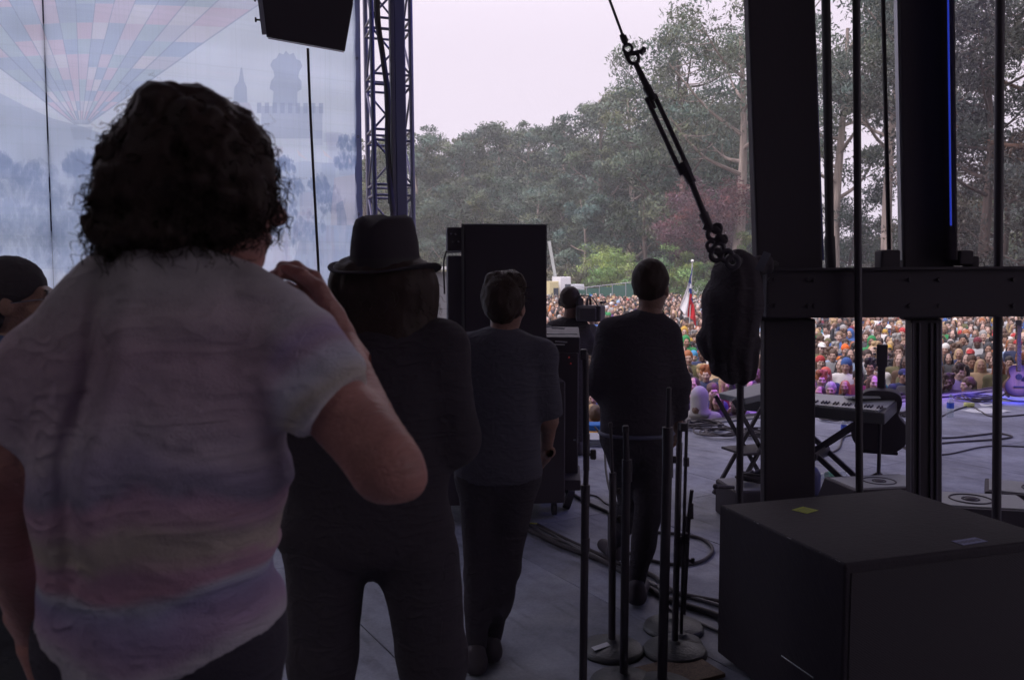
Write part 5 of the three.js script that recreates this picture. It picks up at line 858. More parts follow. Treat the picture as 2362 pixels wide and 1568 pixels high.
{ // the man in the tie-dye shirt, nearest
  const d = 1.3, t = person(400, d, 'man with curly dark hair in a short-sleeved tie-dye shirt, arm bent, seen from behind'), J = (u, v, k = 0) => L(t, P(u, v, d + k)), s = 1.08, m = px(1, d);
  const j = { head: J(462, 444, 0.02), hq: yawQ(-1.05, 0.0), neck: J(425, 625, 0.02), shL: J(118, 868), shR: J(655, 800, 0.01), elL: J(-20, 1140, -0.02), wrL: J(85, 1480, 0.12), elR: J(892, 1078, -0.05), wrR: J(778, 775, 0.17), ar: 0.056,
    chest: J(385, 890, 0.02), cw: 252 * m, cd: 0.135, waist: J(365, 1150, 0.02), ww: 250 * m, wd: 0.13, pelvis: J(375, 1430, 0.03), pw: 262 * m, hipL: J(250, 1500, 0.03), hipR: J(500, 1500, 0.03) };
  j.extra = [cap(j.elR.clone(), J(948, 1112, -0.045), 0.036, 0.020, 0.03)];
  j.knL = j.hipL.clone().setY(0.52); j.knR = j.hipR.clone().setY(0.52); j.anL = j.hipL.clone().setY(0.09); j.anR = j.hipR.clone().setY(0.09);
  j.handR = { d: J(700, 655, 0.21).sub(j.wrR), n: V(-0.3, -0.5, 0.6), curl: 0.95, t: 1 }; j.handL = { d: J(150, 1600, 0.16).sub(j.wrL), n: V(1, 0, 0.2), curl: 0.5, t: -1 };
  // dye bands, by height on the cloth
  const stops = [[1.78, [0.29, 0.29, 0.28]], [1.705, [0.28, 0.26, 0.25]], [1.66, [0.33, 0.24, 0.26]], [1.60, [0.30, 0.17, 0.23]], [1.53, [0.33, 0.21, 0.28]], [1.47, [0.34, 0.27, 0.34]], [1.445, [0.24, 0.19, 0.34]], [1.415, [0.15, 0.14, 0.26]], [1.395, [0.33, 0.13, 0.26]], [1.37, [0.36, 0.17, 0.24]], [1.345, [0.33, 0.26, 0.17]], [1.315, [0.36, 0.29, 0.17]], [1.295, [0.38, 0.14, 0.24]], [1.268, [0.40, 0.12, 0.22]], [1.25, [0.27, 0.34, 0.44]], [1.235, [0.16, 0.16, 0.40]], [1.205, [0.20, 0.12, 0.34]], [1.17, [0.30, 0.16, 0.34]], [1.14, [0.36, 0.34, 0.38]], [1.05, [0.3, 0.3, 0.36]]];
  const at0 = (y) => { for (let i = 1; i < stops.length; i++) if (y >= stops[i][0]) { const k = (y - stops[i][0]) / (stops[i - 1][0] - stops[i][0]); return stops[i][1].map((c, q) => lerp(c, stops[i - 1][1][q], clamp(k, 0, 1))); } return stops.at(-1)[1]; };
  const a = j.shR, ax = j.elR.clone().sub(j.shR), al = ax.length(); ax.normalize();
  const sl = [[0, [0.36, 0.33, 0.36]], [0.14, [0.34, 0.24, 0.36]], [0.26, [0.26, 0.16, 0.38]], [0.38, [0.33, 0.2, 0.34]], [0.48, [0.40, 0.38, 0.50]], [0.62, [0.40, 0.44, 0.54]], [0.72, [0.46, 0.46, 0.44]], [0.82, [0.42, 0.38, 0.24]], [1, [0.46, 0.47, 0.50]]];
  const dye = (x, y, z) => {
    const n = fbm(x * 6, y * 6, z * 6, 3), n2 = fbm(x * 22, y * 26, z * 22, 2); let c = at0(y + 0.06 * n + 0.006 * n2 - 0.045 * sstep(x - j.waist.x, 0.02, 0.2) * sstep(1.36 - y, 0, 0.14) + 0.07 * (x - j.waist.x) * (y < 1.3 ? 1 : 0));
    const p = V(x, y, z).sub(a), k = p.dot(ax) / al / 0.56, on = sstep(x - j.chest.x, 0.165, 0.205) * sstep(y, 1.42, 1.47); if (on > 0) { const q = k + 0.05 * n + 0.10 * fbm(x * 9, z * 9, y * 4, 2); let i = 1; while (i < sl.length - 1 && q > sl[i][0]) i++; const w = clamp((q - sl[i - 1][0]) / (sl[i][0] - sl[i - 1][0]), 0, 1), b = sl[i - 1][1].map((e, r) => lerp(e, sl[i][1][r], w)); c = c.map((e, r) => lerp(e, b[r], on)); }
    const w = 0.93 + 0.12 * n2; const g = (c[0] + c[1] + c[2]) / 3; return c.map((e, i) => clamp(lerp(lerp(e, g * [1.05, 0.95, 1.07][i], 0.46), [0.27, 0.22, 0.28][i], 0.22) * w * 1.85, 0.02, 0.8));
  };
  const foldA = J(300, 640), foldB = J(232, 1190), wr = (x, y, z) => {
    const k = clamp((y - foldB.y) / (foldA.y - foldB.y), 0, 1), fx = lerp(foldB.x, foldA.x, k) + 0.008 * Math.sin(y * 25), e = (x - fx) / 0.016, f2 = (x - fx - 0.05) / 0.022;
    const groove = z > j.chest.z - 0.02 ? 0.012 * Math.exp(-e * e) * sstep(y, 1.2, 1.35) - 0.009 * Math.exp(-f2 * f2) * sstep(y, 1.2, 1.4) : 0;
    const side = sstep(x - j.waist.x, -0.05, 0.17);
    return groove * 1.3 + 0.0095 * fbm(x * 5 + 1.5 * noise(x * 4, y * 5, 3), y * 22, z * 5, 2) * (0.55 + 1.4 * side) + 0.005 * fbm(x * 24, y * 12, z * 18, 2) + (y < 1.3 ? 0.006 * Math.sin((y * 1.0 + (x - j.waist.x) * 0.4) * 70 + 3 * noise(x * 6, y * 4, 1)) * side : 0);
  };
  const shirtMat = new THREE.MeshPhysicalMaterial({ color: 0xffffff, vertexColors: true, roughness: 0.92, bumpMap: crumple, bumpScale: 0.014, sheen: 0.1, sheenColor: C(0.5, 0.5, 0.5) });
  figure(t, j, { s, cell: 0.011, headCell: 0.005, handCell: 0.0032, skin: C(0.52, 0.27, 0.25), trousers: { top: J(0, 1420).y, mat: fabric(C(0.05, 0.042, 0.065)), grow: 0.008 },
    shirt: { mat: shirtMat, color3: dye, cell: 0.0062, grow: 0.02, loose: -0.010, flare: 0.004, to: 0.53, hem: [J(375, 1515).y, 0.36], wrinkle: wr, collar: false,
      after: (shirt) => { const c = J(440, 606, 0.02); const g = new THREE.CylinderGeometry(0.074, 0.098, 0.042, 40, 4, true).rotateX(0.16).rotateZ(-0.06).translate(c.x, c.y, c.z); const p = g.attributes.position; for (let i = 0; i < p.count; i++) p.setY(i, p.getY(i) + 0.003 * noise(p.getX(i) * 30, 2, p.getZ(i) * 30)); g.computeVertexNormals(); part('collar', g, new THREE.MeshPhysicalMaterial({ color: C(0.36, 0.38, 0.5), roughness: 0.9, side: THREE.DoubleSide, bumpMap: weave, bumpScale: 0.0005 }), shirt);
        } } });
  const e = (u, v, ru, rv, rz, k = 0) => ell(J(u, v, k), ru * m * 0.86, rv * m * 0.94, rz * 0.92, null, 0.05);
  const list = [e(415, 404, 160, 172, 0.12, 0.02), e(545, 445, 72, 82, 0.08), e(515, 350, 98, 92, 0.085), e(298, 470, 72, 95, 0.085), e(268, 540, 48, 56, 0.06), e(385, 545, 128, 52, 0.085, -0.02), e(395, 250, 62, 38, 0.06), e(585, 480, 38, 42, 0.045)];
  list.push(ell(j.head.clone().add(V(-0.008, 0.030, 0.012)), 0.098, 0.109, 0.102, null, 0.05));
  const f0 = union(list, 0.05), hair = part('hair', nets((x, y, z) => f0(x, y, z) + 0.016 * fbm(x * 22, y * 24, z * 22, 2) + 0.006 * noise(x * 70, y * 60, z * 70), bounds(list, 0.03), 0.0062), HAIRDARK, t);
  part('curls', mergeI([strands(list, 2600, { len: 0.042, curl: 0.0065, turns: 1.7, r: 0.0014, out: 0.18, down: 0.8, wild: 0.6, fly: 0 }), strands(list, 60, { len: 0.055, curl: 0.008, turns: 1.3, r: 0.0005, out: 0.6, down: 0.3, wild: 0.9, fly: 0.1 })]), HAIRDARK, hair);
  // something small held in the raised hand
  const hp = j.wrR.clone().addScaledVector(j.handR.d.clone().normalize(), 0.10); single('phone', box(0.022, 0.13, 0.066, 0.006).rotateZ(1.05), M(C(0.03, 0.03, 0.035), 0.3), 'dark phone held in the raised hand of the man in tie-dye', 'phone', hp.add(t.position).add(V(-0.012, -0.018, 0.012)));
}
{ // man in the fedora
  const d = 2.6, t = person(880, d, 'long-haired man in a black fedora and black clothes, seen from behind'), J = (u, v, k = 0) => L(t, P(u, v, d + k)), m = px(1, d), s = 1.02;
  const j = { head: J(890, 668), hq: yawQ(-0.35), neck: J(885, 775), shL: J(745, 812), shR: J(1012, 808), elL: J(690, 1010), wrL: J(800, 1050, 0.22), elR: J(1040, 1010, 0.02), wrR: J(960, 1060, 0.24), ar: 0.054, chest: J(875, 900), cw: 140 * m, cd: 0.13, waist: J(846, 1080), ww: 174 * m, wd: 0.12, pelvis: J(840, 1220), pw: 190 * m,
    lr: 0.112, kr: 0.098, hipL: J(752, 1290), hipR: J(966, 1290), knL: J(744, 1510), knR: J(996, 1510), anL: V(0, 0, 0), anR: V(0, 0, 0) };
  j.anL = j.knL.clone().add(V(-0.02, -0.45, 0.03)).setY(0.09); j.anR = j.knR.clone().setY(0.09);
  for (const k of ['L', 'R']) j['hand' + k] = { d: V(k === 'L' ? 1 : -1, 0.2, -0.1), n: V(0, 0, 1), curl: 0.7, t: 1 };
  figure(t, j, { s, cell: 0.016, shirt: { mat: fabric(C(0.044, 0.034, 0.048)), long: true, grow: 0.03, loose: 0.006, hem: [J(0, 1290).y], wrinkle: (x, y, z) => 0.008 * fbm(x * 6, y * 12, z * 6, 2) }, trousers: { top: J(0, 1150).y, mat: fabric(C(0.042, 0.033, 0.047)), grow: 0.008 } });
  const e = (u, v, ru, rv, rz, k = 0) => ell(J(u, v, k), ru * m, rv * m, rz, null, 0.05), list = [e(885, 668, 116, 88, 0.12), e(885, 640, 112, 50, 0.12), e(810, 725, 50, 110, 0.08), e(965, 730, 42, 90, 0.06), e(885, 800, 95, 110, 0.08, -0.04)], f0 = union(list, 0.04);
  const hair = part('hair', nets((x, y, z) => Math.max(f0(x, y, z) + 0.008 * fbm(x * 34, y * 9, z * 34, 2) + 0.004 * fbm(x * 70, y * 50, z * 70, 1), -sd(ell(j.head.clone().add(V(0.03, -0.04, -0.13)), 0.07, 0.11, 0.07), x, y, z)), bounds(list, 0.03), 0.009), HAIRDARK, t);
  part('curls', strands(list, 420, { len: 0.06, curl: 0.006, turns: 1.8, r: 0.001, out: 0.35, down: 1, wild: 0.5, skip: (p) => p.z < j.head.z - 0.06 }), HAIRDARK, hair);
  // fedora
  const felt = M(C(0.042, 0.033, 0.045), 0.95), hc = J(888, 620, 0), hat = new THREE.Group(); hat.name = 'fedora'; hat.position.copy(hc); hat.rotation.set(0.05, -0.35, 0.0); t.add(hat);
  const R = 126 * m, cr = 82 * m, H = 122 * m;
  const crown = lathe([[cr * 1.0, 0], [cr * 0.985, H * 0.16], [cr * 0.94, H * 0.5], [cr * 0.87, H * 0.8], [cr * 0.79, H * 0.94], [cr * 0.6, H * 1.0], [cr * 0.3, H * 0.97], [0.001, H * 0.93]], 56), p = crown.attributes.position;
  for (let i = 0; i < p.count; i++) { const x = p.getX(i), y = p.getY(i), z = p.getZ(i), k = sstep(y / H, 0.5, 1); p.setXYZ(i, x * (1 - 0.22 * k * sstep(-z / cr, 0.1, 1)) * 0.96, y - 0.022 * k * Math.exp(-((x / (cr * 0.22)) ** 2)) + 0.008 * k * (-z / cr), z * 1.12); } crown.computeVertexNormals(); part('crown', crown, felt, hat);
  const brim = new THREE.RingGeometry(cr * 0.9, R, 72, 8).rotateX(-Math.PI / 2), b = brim.attributes.position; for (let i = 0; i < b.count; i++) { const x = b.getX(i), z = b.getZ(i), r = Math.hypot(x, z), k = (r - cr * 0.9) / (R - cr * 0.9), a = Math.atan2(z, x); b.setXYZ(i, x, (0.018 * Math.abs(Math.cos(a)) ** 3 - 0.010 * Math.sin(a) * 0) * k * k + 0.004 * Math.sin(a * 2 + 0.6) * k - 0.012 * Math.max(0, -Math.sin(a)) * k, z * 1.05); }
  const under = brim.clone(), ub = under.attributes.position; for (let i = 0; i < ub.count; i++) ub.setY(i, ub.getY(i) - 0.005); under.index.array.reverse(); const rim = []; for (let i = 0; i < 72; i++) { const k = 8 * 73 + i; rim.push(V(b.getX(k), b.getY(k) - 0.0025, b.getZ(k))); }
  brim.computeVertexNormals(); under.computeVertexNormals(); part('brim', mergeI([brim.toNonIndexed(), under.toNonIndexed(), new THREE.TubeGeometry(new THREE.CatmullRomCurve3(rim, true), 144, 0.0035, 6).toNonIndexed()]), felt, hat);
  part('band', new THREE.CylinderGeometry(cr * 0.975, cr * 1.0, H * 0.2, 48, 1, true).scale(0.99, 1, 1.15).translate(0, H * 0.12, 0), M(C(0.035, 0.028, 0.035), 0.7, { side: THREE.DoubleSide }), hat);
  part('bow', box(0.012, 0.022, 0.03, 0.005).translate(-cr * 1.02, H * 0.12, 0), M(C(0.035, 0.028, 0.035), 0.7), hat);
}
{ // man in the grey T-shirt
  const d = 3.65, t = person(1150, d, 'dark-haired man in a grey shirt standing between the hat and the walking man'), J = (u, v, k = 0) => L(t, P(u, v, d + k)), m = px(1, d), s = 1.0;
  const j = { head: J(1165, 708), hq: yawQ(-0.3, 0.12), neck: J(1157, 778), shL: J(1068, 812), shR: J(1245, 822), elL: J(1040, 960), wrL: J(1090, 1060, 0.2), elR: J(1266, 970, 0.0), wrR: J(1258, 1050, 0.16), ar: 0.048, chest: J(1155, 880), cw: 90 * m, waist: J(1150, 1000), ww: 86 * m, pelvis: J(1148, 1085), pw: 92 * m,
    hipL: J(1105, 1110), hipR: J(1190, 1110), knL: J(1105, 1320), knR: J(1165, 1310), anL: J(1098, 1500), anR: J(1132, 1480, 0.12) };
  j.anL.y = Math.max(j.anL.y, 0.088); j.anR.y = 0.088;
  j.handL = { d: V(0.6, -0.2, -1), n: V(1, 0, 0.3), curl: 0.6, t: -1 }; j.handR = { d: V(-0.3, -0.5, -1), n: V(-1, 0, 0.2), curl: 0.6, t: 1 };
  figure(t, j, { s, cell: 0.014, skin: C(0.34, 0.2, 0.17), shirt: { mat: fabric(C(0.085, 0.078, 0.11)), grow: 0.02, loose: 0.004, to: 0.97, hem: [J(0, 1105).y], wrinkle: (x, y, z) => 0.006 * fbm(x * 7, y * 16, z * 7, 2) }, trousers: { top: J(0, 1085).y, mat: fabric(C(0.044, 0.035, 0.05)), grow: 0.008 } });
  const h = part('hair', hairCap(j, s * 1.06, { extra: [[0.02, 0.105, -0.02, 0.042], [0.055, 0.095, 0.0, 0.034], [-0.03, 0.1, 0.02, 0.04]], amp: 0.012, fr: 44 }), HAIRDARK, t);
  part('tuft', strands([ell(j.head.clone().add(V(0, 0.055, 0.02)), 0.085, 0.095, 0.098)], 300, { len: 0.035, curl: 0.003, turns: 0.7, r: 0.0014, out: 0.9, down: 0.1, wild: 0.6, skip: (p) => p.y < j.head.y + 0.03 }), HAIRDARK, h);
  part('wristwatch', new THREE.TorusGeometry(0.029, 0.006, 8, 22).rotateX(1.2).translate(...j.wrR.clone().lerp(j.elR, 0.18).toArray()), CHROME, t);
}
{ // man in the dark jumper
  const d = 4.4, t = person(1480, d, 'short-haired man in a dark jumper and dark trousers stepping forward behind the microphone stands'), J = (u, v, k = 0) => L(t, P(u, v, d + k)), m = px(1, d), s = 1.03;
  const j = { head: J(1503, 665), hq: yawQ(-0.45), neck: J(1497, 728), shL: J(1412, 772), shR: J(1534, 776), elL: J(1385, 885, 0.02), wrL: J(1430, 960, 0.22), elR: J(1557, 885), wrR: J(1563, 965, 0.06), ar: 0.05, chest: J(1470, 835), cw: 78 * m, waist: J(1466, 925), ww: 74 * m, pelvis: J(1468, 995), pw: 76 * m,
    hipL: J(1432, 1015), hipR: J(1503, 1015), knL: J(1456, 1150, 0.16), knR: J(1495, 1185), anL: F(1418, 1292).sub(t.position).setY(0.1), anR: F(1466, 1392).sub(t.position).setY(0.1), toeR: V(0.35, 0, -0.9), toeL: V(-0.3, 0, -0.95) };
  j.handR = { d: V(0.05, -1, -0.1), n: V(-1, 0, 0.1), curl: 0.55, t: 1 }; j.handL = { d: V(0.6, 0.1, -1), n: V(0, -1, 0), curl: 0.6, t: -1 };
  figure(t, j, { s, cell: 0.016, skin: C(0.30, 0.18, 0.15), shirt: { mat: fabric(C(0.048, 0.038, 0.056)), long: true, grow: 0.02, loose: 0.01, hem: [J(0, 1000).y], wrinkle: (x, y, z) => 0.008 * fbm(x * 7, y * 12, z * 7, 2) }, trousers: { top: J(0, 985).y, mat: fabric(C(0.044, 0.035, 0.05)), grow: 0.01, belt: M(C(0.10, 0.10, 0.17), 0.5) } });
  part('hair', hairCap(j, s * 1.05, { amp: 0.004 }), HAIRDARK, t);
}
{ // person in a cap at the frame edge
  const d = 2.75, t = person(10, d, 'person in dark knitted cap and blue denim jacket at the frame edge, in profile'), J = (u, v, k = 0) => L(t, P(u, v, d + k)), m = px(1, d), s = 1.02;
  const j = { head: J(42, 700), hq: yawQ(-1.35, 0.1), neck: J(15, 800), shL: J(-90, 850, 0.1), shR: J(20, 858, -0.1), elL: J(-120, 1040, 0.1), wrL: J(-60, 1200, 0.1), elR: J(30, 1050, -0.12), wrR: J(60, 1220, 0), ar: 0.052, chest: J(-30, 930), cw: 0.16, waist: J(-30, 1110), ww: 0.15, pelvis: J(-30, 1260), pw: 0.165, hipL: J(-60, 1290, 0.06), hipR: J(0, 1290, -0.06), knL: V(-0.1, 0.5, 0), knR: V(0, 0.5, 0), anL: V(-0.1, 0.09, -0.05), anR: V(0, 0.09, 0.05) };
  for (const k of ['L', 'R']) j['hand' + k] = { d: V(0.3, -1, 0), n: V(1, 0, 0), curl: 0.5, t: 1 };
  figure(t, j, { s, cell: 0.017, skin: C(0.30, 0.18, 0.15), shirt: { mat: fabric(C(0.035, 0.07, 0.18)), long: true, grow: 0.024, loose: 0.01, hem: [J(0, 1270).y], collarMat: fabric(C(0.04, 0.08, 0.2)) }, trousers: { top: J(0, 1200).y, mat: fabric(C(0.035, 0.035, 0.045)) } });
  const at = (x, y, z) => V(x, y, z).multiplyScalar(s).applyQuaternion(j.hq).add(j.head), list = [ell(at(0, 0.055, 0.02), 0.093, 0.098, 0.108, j.hq), ell(at(0, -0.01, 0.06), 0.08, 0.08, 0.06, j.hq)], f0 = union(list, 0.04), cut = ell(at(0, -0.07, -0.09), 0.09, 0.11, 0.075, j.hq);
  part('knitted_cap', nets((x, y, z) => Math.max(f0(x, y, z) + 0.0015 * Math.sin(Math.atan2(x - j.head.x, z - j.head.z) * 60), -sd(cut, x, y, z)), bounds(list, 0.02), 0.007), fabric(C(0.048, 0.038, 0.047)), t);
  for (const k of [-1, 1]) part('spectacle_lens', new THREE.TorusGeometry(0.022, 0.003, 6, 22).applyQuaternion(j.hq).translate(...at(k * 0.033, 0.004, -0.097).toArray()), STEEL, t);
  part('spectacle_arm', merge([-1, 1].map((k) => bar(at(k * 0.055, 0.006, -0.095), at(k * 0.082, 0.004, 0.0), 0.0022))), CHROME, t);
}
{ // camera operator
  const d = 8.3, t = person(1312, d, 'camera operator with headphones behind the console, filming the crowd side'), J = (u, v, k = 0) => L(t, P(u, v, d + k)), s = 1.02;
  const j = { head: J(1318, 697), hq: yawQ(-0.7), neck: J(1312, 738), shL: J(1278, 760), shR: J(1340, 758), elL: J(1268, 815), wrL: J(1330, 795, 0.25), elR: J(1362, 800, 0.05), wrR: J(1365, 752, 0.28), ar: 0.05, chest: J(1308, 795), cw: 0.17, waist: J(1308, 845), ww: 0.155, pelvis: J(1308, 885), pw: 0.165, hipL: J(1288, 890), hipR: J(1328, 890), knL: V(-0.1, 0.5, 0), knR: V(0.08, 0.5, 0), anL: V(-0.12, 0.09, 0), anR: V(0.1, 0.09, 0.05) };
  for (const k of ['L', 'R']) j['hand' + k] = { d: V(0.1, 0.5, -0.6), n: V(-0.6, 0, -0.2), curl: 0.8, t: 1 };
  figure(t, j, { s, cell: 0.022, headCell: 0.008, handCell: 0.006, skin: C(0.3, 0.18, 0.15), shirt: { mat: fabric(C(0.045, 0.036, 0.045)), long: true, grow: 0.022, loose: 0.01, hem: [J(0, 890).y] }, trousers: { top: J(0, 870).y, mat: fabric(C(0.045, 0.036, 0.045)) } });
  part('hair', hairCap(j, s * 1.08, { cell: 0.009 }), HAIRDARK, t);
  const at = (x, y, z) => V(x, y, z).multiplyScalar(s).applyQuaternion(j.hq).add(j.head), hp = part('headphones', new THREE.TorusGeometry(0.108, 0.012, 8, 24, Math.PI).applyQuaternion(j.hq).translate(...at(0, 0.02, 0.01).toArray()), BLACK, t);
  for (const k of [-1, 1]) part('ear_cup', new THREE.CylinderGeometry(0.042, 0.046, 0.034, 18).rotateZ(Math.PI / 2).applyQuaternion(j.hq).translate(...at(k * 0.102, 0.0, 0.012).toArray()), BLACK, hp);
  const c = P(1362, 722, d - 0.05), cam = thing('video_camera', 'black shoulder video camera held up beside the headphones of the operator', 'camera', c, -0.25);
  part('camera_body', box(0.24, 0.15, 0.3, 0.02), BLACK, cam); part('lens', new THREE.CylinderGeometry(0.055, 0.065, 0.22, 22).rotateX(Math.PI / 2).translate(0.02, 0, -0.26), BLACK, cam); part('viewfinder', box(0.09, 0.07, 0.12, 0.01).translate(-0.15, 0.05, -0.06), BLACK, cam);
  part('top_handle', tube([V(-0.02, 0.07, 0.1), V(-0.02, 0.13, 0.07), V(-0.02, 0.135, -0.08), V(-0.02, 0.08, -0.12)], 0.012, 24), BLACK, cam); part('cable', tube([V(0.1, 0.06, 0.14), V(0.02, 0.16, 0.14), V(-0.13, 0.15, 0.1), V(-0.2, 0.04, 0.06)], 0.006, 30), RUBBER, cam);
  part('microphone', bar(V(0.1, 0.1, 0), V(0.1, 0.1, -0.28), 0.014), BLACK, cam); part('battery', box(0.16, 0.12, 0.06, 0.012).translate(0, 0, 0.17), BLACK, cam);
}
// ---------- the crowd on the meadow ----------
const HAIRS = { black: C(0.018, 0.014, 0.013), 'dark brown': C(0.045, 0.026, 0.018), brown: C(0.09, 0.05, 0.03), 'light brown': C(0.18, 0.11, 0.065), blond: C(0.42, 0.29, 0.15), ginger: C(0.30, 0.10, 0.03), grey: C(0.30, 0.29, 0.28) };
const CLOTHS = { black: C(0.025, 0.024, 0.026), charcoal: C(0.06, 0.06, 0.066), grey: C(0.2, 0.2, 0.21), 'pale grey': C(0.42, 0.42, 0.44), white: C(0.68, 0.66, 0.64), navy: C(0.025, 0.035, 0.09), blue: C(0.05, 0.12, 0.34), 'light blue': C(0.28, 0.38, 0.55), teal: C(0.02, 0.22, 0.25), green: C(0.03, 0.22, 0.07), olive: C(0.12, 0.11, 0.05), tan: C(0.38, 0.27, 0.16), brown: C(0.11, 0.065, 0.04), maroon: C(0.16, 0.025, 0.04), red: C(0.42, 0.04, 0.04), orange: C(0.55, 0.16, 0.03), purple: C(0.14, 0.06, 0.22), pink: C(0.5, 0.2, 0.26), mustard: C(0.46, 0.28, 0.05) };
const cmat = new Map(), solid = (c, r = 0.85) => { const k = c.getHex() + ':' + r; if (!cmat.has(k)) cmat.set(k, M(c, r)); return cmat.get(k); };
const skinMat = SKIN.map((c) => new THREE.MeshPhysicalMaterial({ color: c, vertexColors: true, roughness: 0.55 }));
const CH = V(0, 1.615, 0), IQ = new THREE.Quaternion();
function crowdJoints(pose) {
  const j = { head: CH, hq: IQ, neck: V(0, 1.46, 0.02), shL: V(-0.175, 1.4, 0.015), shR: V(0.175, 1.4, 0.015), chest: V(0, 1.24, 0), cw: 0.165, waist: V(0, 1.06, 0), ww: 0.145, pelvis: V(0, 0.93, 0.01), pw: 0.165, hipL: V(-0.09, 0.88, 0), hipR: V(0.09, 0.88, 0), knL: V(-0.1, 0.48, -0.01), knR: V(0.1, 0.48, -0.01), anL: V(-0.1, 0.09, 0.02), anR: V(0.1, 0.09, 0.02) };
  const A = { down: [[0.22, 1.12, 0.03], [0.21, 0.87, -0.05]], folded: [[0.235, 1.14, -0.01], [-0.02, 1.13, -0.19]], face: [[0.23, 1.15, -0.06], [0.07, 1.38, -0.17]], raised: [[0.3, 1.55, -0.05], [0.26, 1.82, -0.1]], phone: [[0.22, 1.24, -0.16], [0.06, 1.5, -0.26]] };
  const [l, r] = { down: ['down', 'down'], folded: ['folded', 'folded'], face: ['face', 'face'], raised: ['down', 'raised'], phone: ['down', 'phone'] }[pose];
  const mir = ([x, y, z]) => V(-x, y, z); j.elL = mir(A[l][0]); j.wrL = mir(A[l][1]); j.elR = V(...A[r][0]); j.wrR = V(...A[r][1]); return j;
}
const skinTint = (g, s = 1) => colored(g, (x, y, z) => { // brows, eyes and lips in the head's own colours
  const hx = Math.abs(x), hy = y - CH.y, hz = z; if (hz > -0.05 || hy > 0.06 || hy < -0.1) return [1, 1, 1];
  if (Math.hypot((hx - 0.031) / 0.017, (hy - 0.003) / 0.0085) < 1) return [0.16, 0.14, 0.15]; if (Math.hypot((hx - 0.033) / 0.024, (hy - 0.026) / 0.007) < 1) return [0.32, 0.26, 0.24];
  if (Math.hypot(hx / 0.026, (hy + 0.064) / 0.011) < 1) return [0.72, 0.42, 0.42]; return [1, 1, 1];
});
const protoBody = {}, protoTop = {}, protoLegs = {}, POSES = ['down', 'folded', 'face', 'raised', 'phone'];
for (const pose of POSES) {
  const j = crowdJoints(pose), bp = bodyPrims(j, 1), upper = bp.filter((_, i) => i < 7 || (i >= 10 && i < 13)), hp = headPrims(CH, IQ);
  const hand = (k) => { const d = j['wr' + k].clone().sub(j['el' + k]).normalize(); return handPrims(j['wr' + k], d, V(k === 'L' ? 1 : -1, 0, -0.4), 0.5, k === 'L' ? -1 : 1); }, hl = hand('L'), hr = hand('R');
  protoBody[pose] = skinTint(mergeI([nets(union(upper, 0.05), bounds(upper), 0.03), nets(union([...hp, bp[3]], 0.02), bounds(hp, 0.02), 0.0105), nets(union(hl, 0.012), bounds(hl, 0.02), 0.012), nets(union(hr, 0.012), bounds(hr, 0.02), 0.012)]));
  const tp = torso(j, 1, 0.022); for (const k of ['L', 'R']) tp.push({ ...cap(j['sh' + k], j['el' + k], 0.07, 0.06), k: 0.03 }, { ...cap(j['el' + k], j['wr' + k].clone().lerp(j['el' + k], 0.12), 0.058, 0.04), k: 0.03 });
  const f0 = union(tp, 0.07); protoTop[pose] = nets(above((x, y, z) => f0(x, y, z) + 0.010 * fbm(x * 9, y * 12, z * 9, 2), 0.86), bounds(tp, 0.04), 0.026);
}
{ const j = crowdJoints('down'), bp = bodyPrims(j, 1).filter((_, i) => i === 2 || [7, 8, 9, 13, 14, 15].includes(i)).map((o) => ({ ...o, grow: 0.014 })), l = [...bp, cap(V(-0.1, 0.045, 0.04), V(-0.12, 0.04, -0.14), 0.045, 0.04), cap(V(0.1, 0.045, 0.04), V(0.12, 0.04, -0.14), 0.045, 0.04)]; protoLegs.all = nets(below(union(l, 0.04), 0.95), bounds(l), 0.036); }
const HJ = { head: CH, hq: IQ }, hatCut = (f, z = -0.02, y0 = 0.016) => (x, y, zz) => Math.max(f(x, y, zz), CH.y + y0 - y + Math.max(0, zz - z) * -0.25);
